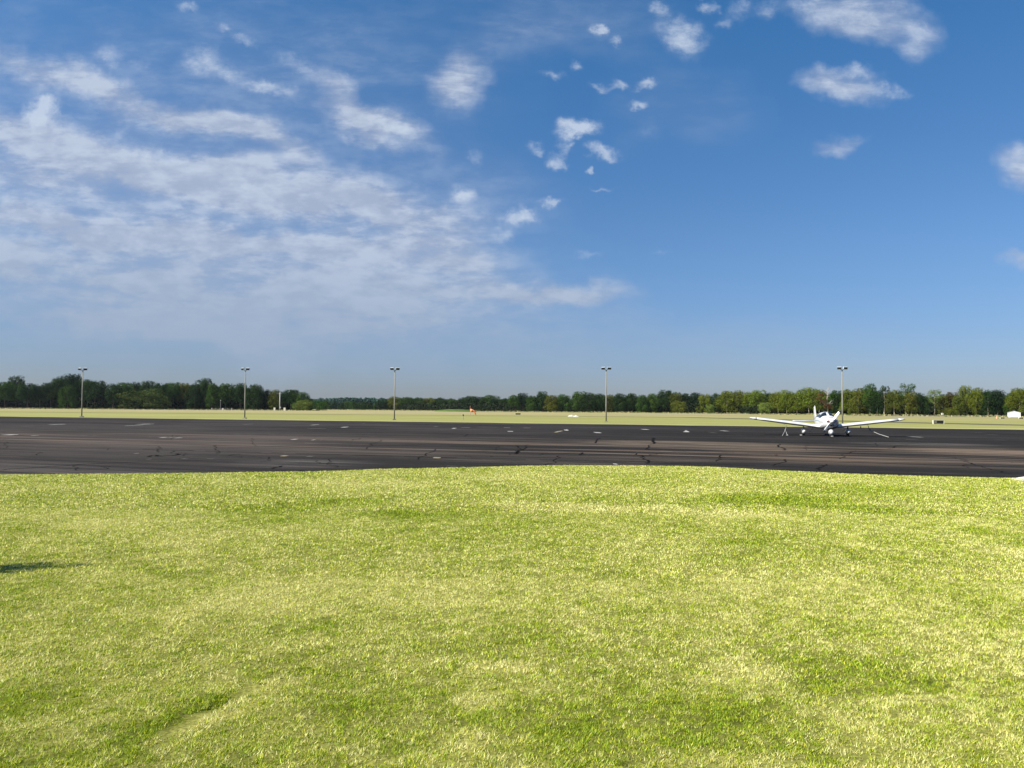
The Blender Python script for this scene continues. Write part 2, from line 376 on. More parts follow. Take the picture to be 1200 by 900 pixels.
CONC = simple_mat('pale_concrete', (0.55, 0.52, 0.47), 0.85, var=0.2, scale=2.0, bump=0.3)
a = at(1183, 563.4); b_ = at(1200, 560.8); c_ = at(1330, 556); d_ = at(1330, 585)
bm = bmesh.new()
lo = [Vector((a.x, a.y, 0.004)), Vector((d_.x, d_.y, 0.004)), Vector((c_.x, c_.y, 0.004)), Vector((b_.x, b_.y, 0.004))]
bt = [bm.verts.new(p) for p in lo]; tp = [bm.verts.new(p + Vector((0, 0, 0.05))) for p in lo]
bm.faces.new(tp); bm.faces.new(bt[::-1])
for i in range(4): bm.faces.new((bt[i], bt[(i + 1) % 4], tp[(i + 1) % 4], tp[i]))
o = bm_obj('concrete_pad', bm, CONC); o['kind'] = 'structure'

# tar-filled cracks and worn paint on the apron
TAR = simple_mat('crack_tar', (0.006, 0.0055, 0.005), 1.0, spec=0.03, var=0.3, scale=1.0)
def strip_px(name, pts, w, z, mat, jit=0.12, sub=5):
    w = w * 0.4 if mat is TAR else w
    P = []
    W_ = [at(*p) for p in pts]
    for i in range(len(W_) - 1):
        for k in range(sub):
            q = W_[i].lerp(W_[i + 1], k / sub)
            P.append(q + (Vector((random.uniform(-1, 1), random.uniform(-1, 1), 0)) * jit * (0 if (i == 0 and k == 0) else 1)))
    P.append(W_[-1])
    bm = bmesh.new(); L = []; Rr = []
    for i, p in enumerate(P):
        t = (P[min(i + 1, len(P) - 1)] - P[max(i - 1, 0)]); t.z = 0; t.normalize(); n = Vector((-t.y, t.x, 0))
        ww = w * random.uniform(0.55, 1.3) * (0.35 if i in (0, len(P) - 1) else 1)
        L.append(bm.verts.new(p + n * ww / 2 + Vector((0, 0, z)))); Rr.append(bm.verts.new(p - n * ww / 2 + Vector((0, 0, z))))
    for i in range(len(L) - 1): bm.faces.new((Rr[i], Rr[i + 1], L[i + 1], L[i]))
    return bm_obj(name, bm, mat, apron)
CR = [([(-40,553),(0,550.6),(60,547),(120,543),(172,541),(240,539.5)],0.16),([(172,535.5),(182,533.5),(188,535),(205,533.8),(209,531.5)],0.30),
      ([(210,538),(222,536.5)],.12),([(268,534.5),(280,532)],.14),([(320,549.5),(327,547.5),(333,546.2)],0.22),([(346,553),(354,551.6)],0.25),([(412,516),(422,513.8)],.22),
      ([(545,512),(549,509)],.2),([(604,522),(607,525),(612,527.5),(603,529)],.22),([(598,533),(606,530),(620,520.5)],.15),([(697,519.5),(698,516),(703,513.2)],.28),
      ([(680,533.5),(683,530.5)],.35),([(604,532.5),(606,528.5)],.3),([(766,513),(767,517),(764,520.5)],.5),([(764,521),(757,526),(760,527.5)],.25),([(746,531),(752,536),(757,540),(763,541.5),(757,543.5)],.22),
      ([(775,531),(761,533.5)],.2),([(960,551),(964,547),(969,544)],.25),([(840,541),(846,536.5),(843,533)],.16),([(1104,535),(1122,537),(1132,540),(1145,545),(1165,551),(1190,556)],.13),
      ([(913,520),(915,525),(921,528)],.25),([(489,539),(500,533),(511,526)],.12),([(640,546),(652,540),(655,534)],.14),([(430,527),(437,520),(449,515)],.12),([(905,546),(918,541),(922,538)],.15),
      ([(1040,526),(1052,522),(1066,521)],.14),([(985,538),(990,532),(1002,528)],.12)]
for pts, w in CR: strip_px('crack', pts, w, 0.004, TAR)
random.seed(11)
for i in range(34):
    x = random.uniform(-50, 1250); y = random.uniform(512, 552)
    if y > np.interp(x, [p[0] for p in EDGE_PX], [p[1] for p in EDGE_PX]) - 3: continue
    pts = [(x, y)]
    sgn = random.choice((-1, 1))
    for k in range(random.randint(2, 4)):
        if random.random() < 0.55: x += sgn * random.uniform(6, 22); y -= random.uniform(-0.8, 0.8)
        else: x += random.uniform(-3, 3); y -= random.uniform(1.5, 4)
        pts.append((x, max(506, y)))
    strip_px('crack', pts, random.uniform(0.05, 0.10), 0.004, TAR)
for v0, x0_, x1_ in ((27.5, -16, 10), (36.2, -20, 24), (45.5, -24, 30), (53.0, -30, 38), (62.0, -38, 44)):
    # long sealed joints following the paving lanes, with short cross cracks running off them
    bm = bmesh.new(); A = []; B = []; x = x0_; yy = 0.0
    while x < x1_:
        yy += random.uniform(-0.05, 0.05); yc = v0 - 0.31 * x + yy; h_ = random.uniform(0.02, 0.07)
        A.append(bm.verts.new((x, yc + h_, 0.004))); B.append(bm.verts.new((x, yc - h_, 0.004))); x += 0.5
    for i in range(len(A) - 1):
        if random.random() < 0.8: bm.faces.new((B[i], B[i + 1], A[i + 1], A[i]))
    bm_obj('sealed_joint', bm, TAR, apron)
GRIT = simple_mat('edge_grit', (0.13, 0.115, 0.075), 0.95, spec=0.05, var=0.5, scale=3.0)
ex_ = np.arange(-26, 27, 0.22); ew = 0.05 + 0.55 * np.clip(fbm(ex_ * 1.3, ex_ * 0, 91, 4, 0.65) - 0.35, 0, 1) * 2
bm = bmesh.new(); A = [bm.verts.new((x, edge_y(x) - 0.3, 0.002)) for x in ex_]; B = [bm.verts.new((x, edge_y(x) + w_, 0.002)) for x, w_ in zip(ex_, ew)]
for i in range(len(A) - 1): bm.faces.new((A[i], A[i + 1], B[i + 1], B[i]))
o = bm_obj('edge_soil', bm, GRIT); o['kind'] = 'structure'
PAINT_W = simple_mat('worn_white_paint', (0.27, 0.26, 0.245), 0.9, spec=0.1, var=0.45, scale=3.0)
PAINT_G = simple_mat('faded_grey_paint', (0.075, 0.068, 0.064), 0.9, spec=0.05, var=0.5, scale=2.0)
PAINT_Y = simple_mat('faded_yellow_paint', (0.19, 0.155, 0.075), 0.9, var=0.4, scale=2.0)
def mark(cx, cy, wpx, hpx, mat, z=0.008):
    # a worn, uneven painted patch
    c = at(cx, cy); w = wpx / F * c.y; d = 0.8 * hpx / (F * CAM_H) * c.y ** 2
    n = 12; bm = bmesh.new(); ring = []
    for k in range(n):
        a = 2 * math.pi * k / n; r = random.uniform(0.82, 1.1)
        q = Vector((abs(math.cos(a)) ** 0.5 * math.copysign(1, math.cos(a)) * w / 2 * r, abs(math.sin(a)) ** 0.6 * math.copysign(1, math.sin(a)) * d / 2 * r, 0))
        q.y -= 0.31 * q.x
        ring.append(bm.verts.new(c + q + Vector((0, 0, z))))
    bm.faces.new(ring); o = bm_obj('painted_mark', bm, mat, apron)
    if o.data.polygons[0].normal.z < 0: o.data.flip_normals()
MK = [(67,497.4,8,1.0,'W'),(32.5,499.6,7,.8,'G'),(12,509.6,16,1.1,'W'),(33,510.2,8,.9,'G'),(41,510.4,4,.8,'W'),(-10,509,12,1,'W'),(99,510.8,4,.8,'G'),(109,511.2,4,.8,'G'),(157,498.6,4,1.4,'W'),(167,497,5,1,'W'),(173,497.1,5,1,'W'),
      (107,490.8,5,.5,'G'),(177,512.5,4,.8,'G'),(191,512.8,7,.8,'W'),(200,512.9,3,.8,'W'),(209,513.2,8,.8,'W'),(291,497.2,8,1,'G'),(369,497.9,5,1,'W'),(372,502.4,26,.5,'G'),(345,515,6,1.2,'W'),(367.5,515.6,3,1,'W'),(377,515.8,3,.8,'G'),
      (404,500.6,7,1,'W'),(426,496.5,3,.5,'G'),(511,500,5,.9,'G'),(532,502,5,1.1,'W'),(546,501,12,.8,'G'),(494,517.3,8,.8,'G'),(571,500.6,30,.4,'G'),(594,501.2,8,1,'G'),(598,505.6,7,.9,'W'),(618,501.5,9,.8,'G'),
      (700,507,8,1.4,'W'),(663.5,503.8,5,1.2,'W'),(756,503.3,8,.9,'W'),(835.5,507,4.5,1.2,'G'),(849,505,6,1.1,'W'),(1072,512,8,1.3,'W'),(1068,515.3,14,.5,'G'),(1162,509.5,6,.8,'G'),(1145,507,4,.8,'G'),(1172,515.8,4,.9,'G'),
      (721,544,5,1.4,'W'),(530,546.6,13,.9,'G'),(512,536.6,10,1.6,'Y'),(333,534.4,8,1.3,'Y'),(363,535,9,1.3,'G'),(175,538.3,5,1.2,'G'),(217,538,10,.8,'G'),(247,538,12,.7,'G'),(655,504,0,0,'D'),(120,518.4,3,1,'G'),(94,530,2,1,'G'),(160,531.5,2,1,'W')]
for (x, y, w, h, k) in MK:
    if k != 'D': mark(x, y, w, h, {'W': PAINT_W, 'G': PAINT_G, 'Y': PAINT_Y}[k])
strip_px('painted_line', [(650.5, 506.9), (654, 505.9), (658.5, 504.9)], 0.35, 0.008, PAINT_Y, 0.02)

# ------------------------------------------------------------------ lawn
# list of lawn patches: (px, py, rx, ry in photo pixels, straw amount) read as straw (+) or green (-)
PATCH = [(30,830,60,26,-.5),(180,865,40,30,-.45),(300,600,70,9,-.4),(395,592,60,6,-.5),(480,608,60,8,-.55),(330,615,60,6,-.3),(910,588,90,7,-.75),(1000,600,70,8,-.45),
         (700,598,150,7,.6),(860,607,60,5,.6),(600,791,50,9,.65),(240,850,60,16,.5),(295,812,50,12,.35),(570,835,30,10,.45),(1075,832,60,6,.5),(880,795,60,16,.4),
         (320,710,110,30,.35),(215,640,60,14,.3),(900,700,150,30,.3),(1100,740,110,40,.25),(560,700,160,30,.2),(470,690,60,10,.25),(1180,650,40,12,.35),
         (850,860,90,40,-.45),(1000,800,90,30,-.3),(650,860,120,30,-.35),(430,830,70,25,-.35),(380,740,60,14,-.25),(900,640,60,12,-.2),(560,880,60,12,.35),(150,750,60,16,-.25),
         (60,605,50,8,.25),(110,618,60,8,.3),(430,570,120,8,.3),(600,562,90,6,.25),(760,575,120,6,.2),(1060,640,50,8,-.25),(1140,625,30,6,-.35),(560,600,40,5,-.2),(1000,575,90,7,-.3)]
PT = []
for (x, y, rx, ry, s) in PATCH:
    c = at(x, y); k = c.y / F
    PT.append((c.x, c.y, rx * k, ry / (F * CAM_H) * c.y ** 2, s))
G1 = at(205, 862); G2 = at(290, 818)           # shallow groove in the turf
gd = (G2 - G1).normalized(); gn = Vector((-gd.y, gd.x, 0))
def straw_amount(X, Y):
    # 0 = lush green, 1 = straw
    n = fbm(X * 0.55, Y * 0.55, 3, 5, 0.55) * 0.24 + fbm(X * 2.6, Y * 2.6, 9, 4, 0.75) * 0.34 + fbm(X * 13, Y * 13, 19, 2, 0.7) * 0.42
    s = 0.53 + (n - 0.5) * 2.3
    for (cx, cy, rx, ry, a) in PT:
        wob = (fbm(X * 1.7, Y * 1.7, 31, 3) - 0.5) * 0.9
        d = np.sqrt(((X - cx) / rx) ** 2 + ((Y - cy) / ry) ** 2) + wob
        s = s + a * np.clip(1.25 - d, 0, 1)
    along = (X - G1.x) * gd.x + (Y - G1.y) * gd.y; ac = (X - G1.x) * gn.x + (Y - G1.y) * gn.y
    inside = ((along > -0.3) & (along < (G2 - G1).length + 0.3))
    s = s + np.where(inside & (ac < 0) & (ac > -0.2), 0.3, 0) - np.where(inside & (ac >= 0) & (ac < 0.2), 0.35, 0)
    return np.clip(s, 0, 1)
def lawn_z(X, Y):
    z = 0.05 + (fbm(X * 0.25, Y * 0.25, 5, 3) - 0.5) * 0.05 + (fbm(X * 1.5, Y * 1.5, 6, 3) - 0.5) * 0.018
    along = (X - G1.x) * gd.x + (Y - G1.y) * gd.y; ac = (X - G1.x) * gn.x + (Y - G1.y) * gn.y
    g = np.exp(-(ac / 0.05) ** 2) * ((along > -0.1) & (along < (G2 - G1).length + 0.1))
    z = z - 0.030 * g * (0.4 + fbm(X * 6, Y * 6, 8, 2))
    ey = edge_y(X); k = np.clip((ey - Y) / 0.35, 0, 1)
    return z * k - (1 - k) * 0.006
GREEN = np.array([0.25, 0.345, 0.017]); STRAW = np.array([0.74, 0.67, 0.26]); OLIVE = np.array([0.46, 0.49, 0.038])
SOIL = np.array([0.065, 0.075, 0.012])
nx, ny = 300, 190
gx = np.linspace(-24, 25, nx); gy = np.concatenate([np.linspace(-3, 2.2, 10), np.linspace(2.4, 1.0, 0)])
X, T = np.meshgrid(gx, np.linspace(0, 1, ny)); EYg = edge_y(X); Y = -3 + (EYg + 3) * T ** 0.9
Z = lawn_z(X, Y)
V = np.stack([X, Y, Z], -1).reshape(-1, 3)
idx = np.arange(nx * ny).reshape(ny, nx)
Fc = np.stack([idx[:-1, :-1], idx[:-1, 1:], idx[1:, 1:], idx[1:, :-1]], -1).reshape(-1, 4)
def turf_mat(name, blade):
    mt = bpy.data.materials.new(name); mt.use_nodes = True; N = NT(mt.node_tree)
    b = mt.node_tree.nodes['Principled BSDF']; out = mt.node_tree.nodes['Material Output']
    at_ = N.node('ShaderNodeAttribute'); at_.attribute_name = 'turf'
    if blade:
        b.inputs['Roughness'].default_value = 0.55; b.inputs['Specular IOR Level'].default_value = 0.25
        N.put(b.inputs['Base Color'], at_.outputs['Color'])
        tr = N.node('ShaderNodeBsdfTranslucent'); N.put(tr.inputs[0], at_.outputs['Color'])
        mx = N.node('ShaderNodeMixShader'); mx.inputs[0].default_value = 0.30
        N.put(mx.inputs[1], b.outputs[0]); N.put(mx.inputs[2], tr.outputs[0]); N.put(out.inputs[0], mx.outputs[0])
    else:
        g = N.node('ShaderNodeNewGeometry'); nz = N.noise(g.outputs['Position'], 45.0, 4, 0.7)
        sc_ = N.node('ShaderNodeVectorMath', operation='SCALE'); N.put(sc_.inputs[0], at_.outputs['Color']); N.put(sc_.inputs[3], N.ramp(nz, 0.3, 0.7, 0.5, 1.5))
        N.put(b.inputs['Base Color'], sc_.outputs[0]); b.inputs['Roughness'].default_value = 1.0; b.inputs['Specular IOR Level'].default_value = 0.05
    return mt
TURF = turf_mat('turf_soil', False); BLADE = turf_mat('grass_blade', True)
me = arr_mesh('lawn', V, Fc, 4, TURF, smooth=True)
sa = straw_amount(V[:, 0], V[:, 1])[:, None]
colr = (SOIL * (1 - 0.5 * sa) + np.array([0.30, 0.28, 0.075]) * 0.6 * sa)
ca = me.attributes.new('turf', 'FLOAT_COLOR', 'POINT'); ca.data.foreach_set('color', np.concatenate([colr, np.ones((len(colr), 1))], 1).astype(np.float32).ravel())
lawn = link(bpy.data.objects.new('lawn', me)); lawn['kind'] = 'structure'

def blades(x0f, y0, y1, dens, h, w, seed):
    r = np.random.default_rng(seed)
    half = x0f * y1 + 1.6
    n = int(dens * 1.12 * (2 * half) * (y1 - y0))
    X = r.uniform(-half, half, n); Y = r.uniform(y0, y1, n)
    keep = (np.abs(X) < x0f * Y + 1.6) & (Y < edge_y(X) + 0.10 + 0.16 * (fbm(X * 5, Y * 0 + 3, 4, 3) - 0.5))
    cl = fbm(X * 24, Y * 24, 21, 2, 0.5); keep &= r.random(n) < np.clip(0.12 + 2.1 * (cl - 0.25), 0.1, 1)
    X = X[keep]; Y = Y[keep]; n = len(X)
    s = straw_amount(X, Y); tuft = fbm(X * 24, Y * 24, 21, 2, 0.5)
    hh = h * r.uniform(0.55, 1.35, n) * (0.65 + 0.8 * tuft); ww = w * r.uniform(0.6, 1.3, n)
    a = r.uniform(0, 2 * np.pi, n); ax, ay = np.cos(a), np.sin(a)
    # blades of one tuft lean roughly together
    la = 2 * np.pi * fbm(X * 9, Y * 9, 77, 2) * 2 + r.normal(0, 1.6, n); ln = hh * r.uniform(0.2, 1.2, n)
    Z = np.where(Y < edge_y(X), lawn_z(X, np.minimum(Y, edge_y(X))), 0.0) - 0.004
    hh = np.where(Y > edge_y(X) - 0.25, hh * 1.3, hh)
    P0 = np.stack([X - ax * ww / 2, Y - ay * ww / 2, Z], -1); P1 = np.stack([X + ax * ww / 2, Y + ay * ww / 2, Z], -1)
    P2 = np.stack([X + np.cos(la) * ln, Y + np.sin(la) * ln, Z + hh], -1)
    V = np.stack([P0, P1, P2], 1).reshape(-1, 3)
    # colour of each blade: green, olive or dry straw
    q = r.random(n) + (s - 0.5) * 0.95
    c = np.where((q < 0.30)[:, None], GREEN, np.where((q < 0.66)[:, None], OLIVE, STRAW))
    c = c * r.uniform(0.65, 1.3, (n, 1)) * (1 + r.normal(0, 0.05, (n, 3)))
    
    return V, np.clip(np.repeat(c, 3, 0), 0, 0.7)
Vs = []; Cs = []
for args in [(0.70, 2.9, 5.0, 27000, 0.0165, 0.0055, 1), (0.70, 5.0, 8.0, 14000, 0.0175, 0.0078, 2), (0.70, 8.0, 13.0, 6000, 0.019, 0.012, 3), (0.70, 13.0, 24.0, 2000, 0.023, 0.022, 4)]:
    v, c = blades(*args); Vs.append(v); Cs.append(c)
V = np.concatenate(Vs); C_ = np.concatenate(Cs)
me = arr_mesh('grass', V, np.arange(len(V)).reshape(-1, 3), 3, BLADE)
ca = me.attributes.new('turf', 'FLOAT_COLOR', 'POINT'); ca.data.foreach_set('color', np.concatenate([C_, np.ones((len(C_), 1))], 1).astype(np.float32).ravel())
gr = link(bpy.data.objects.new('grass', me)); tag(gr, 'short mown grass blades, green mixed with dry straw, over the near lawn', 'grass', kind='stuff')
print('grass blades', len(V) // 3)

# ------------------------------------------------------------------ trees
def leaf_mat(name, rough=0.6, transl=0.3):
    mt = bpy.data.materials.new(name); mt.use_nodes = True; N = NT(mt.node_tree)
    b = mt.node_tree.nodes['Principled BSDF']; out = mt.node_tree.nodes['Material Output']
    oi = N.node('ShaderNodeObjectInfo'); at_ = N.node('ShaderNodeAttribute'); at_.attribute_name = 'tint'
    sc_ = N.node('ShaderNodeVectorMath', operation='MULTIPLY'); N.put(sc_.inputs[0], oi.outputs['Color']); N.put(sc_.inputs[1], at_.outputs['Color'])
    N.put(b.inputs['Base Color'], sc_.outputs[0]); b.inputs['Roughness'].default_value = rough; b.inputs['Specular IOR Level'].default_value = 0.04
    tr = N.node('ShaderNodeBsdfTranslucent'); N.put(tr.inputs[0], sc_.outputs[0])
    mx = N.node('ShaderNodeMixShader'); mx.inputs[0].default_value = transl
    N.put(mx.inputs[1], b.outputs[0]); N.put(mx.inputs[2], tr.outputs[0]); N.put(out.inputs[0], mx.outputs[0])
    return mt
LEAF = leaf_mat('leaves', 0.7, 0.15)
BARK = simple_mat('bark', (0.07, 0.06, 0.045), 0.9, spec=0.1, var=0.35, scale=2.0)
BARKP = simple_mat('pale_bark', (0.26, 0.235, 0.175), 0.9, spec=0.1, var=0.3, scale=2.0)
def crown_mesh(name, seed, kind):
    """unit crown: total tree height 1, half width 0.5 at scale 1"""
    r = np.random.default_rng(seed)
    lo = {'mid': 0.13, 'oak': 0.30, 'full': 0.03, 'pine': 0.40, 'bush': 0.0, 'tall': 0.22}[kind]
    nl = {'mid': 22, 'oak': 17, 'full': 22, 'pine': 11, 'bush': 14, 'tall': 16}[kind]
    cen = []; rad = []
    cen.append((0, 0, lo + (0.92 - lo) * 0.5)); rad.append(((1 - lo) * 0.27, (1 - lo) * 0.27, (1 - lo) * 0.32))
    for i in range(nl):
        t = (i + 0.5) / nl; z = lo + 0.06 + (0.96 - lo - 0.10) * t
        prof = math.sin(math.pi * min(1, (0.14 + 0.82 * t))) ** 0.6 if kind != 'pine' else (0.45 + 0.55 * math.sin(math.pi * t)) * 0.8
        if kind in ('full', 'bush'): prof = max(prof, 0.93 - 0.75 * max(0, t - 0.15) ** 1.6)
        a = i * 2.399 + r.uniform(-0.5, 0.5); rr = 0.39 * prof * r.uniform(0.75, 1.15)
        s = r.uniform(0.10, 0.19) * (0.8 if kind == 'pine' else 1)
        cen.append((rr * math.cos(a), rr * math.sin(a), min(z, 0.97 - s * 0.8))); rad.append((s * 1.15, s * 1.15, s * (0.55 if kind == 'pine' else 0.85)))
    V = []; Tn = []
    for (c, rd) in zip(cen, rad):
        # small leafy sprays over the surface of each limb's bough
        vol = rd[0] * rd[1]
        ns = int(max(10, vol * 2700 * (0.6 if kind == 'pine' else 1)))
        tb = r.uniform(0.8, 1.2)
        for k in range(ns):
            d = r.normal(0, 1, 3); d /= np.linalg.norm(d); q = np.array(c) + d * np.array(rd) * r.uniform(0.80, 1.22)
            if q[2] < 0.01: q[2] = 0.01 + r.random() * 0.05
            m_ = 6; sp = 0.026
            P = q + r.normal(0, 1, (m_, 3)) * sp * np.array([1, 1, 0.7])
            nn = d + r.normal(0, 0.42, (m_, 3)); nn /= np.linalg.norm(nn, axis=1)[:, None]      # leaves face outward from their bough
            t1 = np.cross(nn, r.normal(0, 1, (m_, 3))); t1 /= np.linalg.norm(t1, axis=1)[:, None]
            t2 = np.cross(nn, t1)
            sz = r.uniform(0.010, 0.021, (m_, 1))
            V.append(np.stack([P - t1 * sz, P + t2 * sz * 0.7, P + t1 * sz, P - t2 * sz * 0.7], 1).reshape(-1, 3))
            tv = tb * r.uniform(0.75, 1.3); hue = r.normal(0, 0.07)
            Tn.append(np.tile([tv * (1 + hue), tv, tv * (1 - hue), 1], (m_ * 4, 1)))
    V = np.concatenate(V); Tn = np.concatenate(Tn)
    V[:, 2] = np.clip(V[:, 2], 0.0, 1.0)
    me = arr_mesh(name, V, np.arange(len(V)).reshape(-1, 4), 4, LEAF)
    ca = me.attributes.new('tint', 'FLOAT_COLOR', 'POINT'); ca.data.foreach_set('color', Tn.astype(np.float32).ravel())
    return me
def trunk_mesh(name, seed, kind, mat):
    r = random.Random(seed); bm = bmesh.new()
    top = {'oak': 0.75, 'full': 0.7, 'pine': 0.95, 'bush': 0.5, 'tall': 0.85, 'dead': 0.9}[kind]
    rad = 0.020 if kind != 'bush' else 0.014
    pts = [(0, 0, -0.01)]; x = y = 0
    for i in range(1, 6):
        x += r.uniform(-0.012, 0.012); y += r.uniform(-0.012, 0.012); pts.append((x, y, top * i / 5))
    add_tube(bm, pts, [rad * 1.25, rad, rad * 0.9, rad * 0.7, rad * 0.45, rad * 0.15], 6)
    nlimb = 7 if kind != 'dead' else 16
    for i in range(nlimb):
        t = r.uniform(0.35, 0.9) if kind != 'dead' else r.uniform(0.30, 0.98); p = Vector(pts[0]).lerp(Vector(pts[-1]), t); k = min(4, int(t * 5)); p = Vector(pts[k]).lerp(Vector(pts[k + 1]), t * 5 - k)
        a = r.uniform(0, 6.28); L = r.uniform(0.16, 0.30) * (1.1 - 0.5 * t); up = r.uniform(0.4, 1.1)
        q = p + Vector((math.cos(a), math.sin(a), up)) * L * 0.55; q2 = q + Vector((math.cos(a + 0.4), math.sin(a + 0.4), up * 0.9)) * L * 0.5
        add_tube(bm, [p, q, q2], [rad * 0.45, rad * 0.28, rad * 0.08], 5)
        if kind == 'dead':
            for _ in range(3):
                a2 = a + r.uniform(-1, 1); s0 = p.lerp(q2, r.uniform(0.4, 0.9))
                add_tube(bm, [s0, s0 + Vector((math.cos(a2), math.sin(a2), r.uniform(0.2, 1.2))) * L * 0.4], [rad * 0.16, rad * 0.04], 4)
    bmesh.ops.recalc_face_normals(bm, faces=bm.faces)
    me = bpy.data.meshes.new(name); bm.to_mesh(me); bm.free(); me.materials.append(mat); return me
CROWN = {k: [crown_mesh('crown_' + k, 100 * i + j, k) for j in range(n)] for i, (k, n) in enumerate((('oak', 4), ('full', 4), ('mid', 5), ('pine', 2), ('bush', 2), ('tall', 3)))}
TRUNK = {k: [trunk_mesh('trunk_' + k, 50 + i, k, BARK), trunk_mesh('trunk_pale_' + k, 60 + i, k, BARKP)] for i, k in enumerate(('oak', 'full', 'pine', 'bush', 'tall', 'dead'))}
print('crown faces', {k: [len(m.polygons) for m in v] for k, v in CROWN.items()})
tr_r = random.Random(5)
def tree(name, loc, h, w, kind, col, pale=False, label=None, cat='tree', group=None):
    root = empty(name, loc, tr_r.uniform(0, 6.28), label, cat, group)
    t = link(bpy.data.objects.new('trunk', TRUNK[kind][1 if pale else 0]), root); t.scale = (h, h, h) if kind != 'bush' else (w, w, h)
    ck = 'mid' if (kind == 'oak' and pale is not None and loc.x > 20) else kind
    c = link(bpy.data.objects.new('crown', tr_r.choice(CROWN[ck])), root); c.scale = (w, w * tr_r.uniform(0.85, 1.1), h)
    k = tr_r.uniform(0.85, 1.15); c.color = (col[0] * k * tr_r.uniform(0.9, 1.1), col[1] * k, col[2] * k, 1)
    return root
DARK = (0.017, 0.036, 0.008); DEEP = (0.009, 0.022, 0.007); MIDG = (0.030, 0.062, 0.009); YEL = (0.085, 0.112, 0.010); OLV = (0.070, 0.082, 0.011); LIM = (0.10, 0.14, 0.025); BRN = (0.060, 0.050, 0.013)
BSH = (0.040, 0.060, 0.012)
CN = {BSH: 'dull green', DARK: 'dark green', DEEP: 'very dark green', MIDG: 'mid green', YEL: 'sunlit yellow-green', OLV: 'dull olive', LIM: 'pale green', BRN: 'brownish green'}
KN = {'oak': 'round-topped tree', 'full': 'low-skirted tree', 'pine': 'open-crowned tree', 'bush': 'rounded bush', 'tall': 'tall tree'}
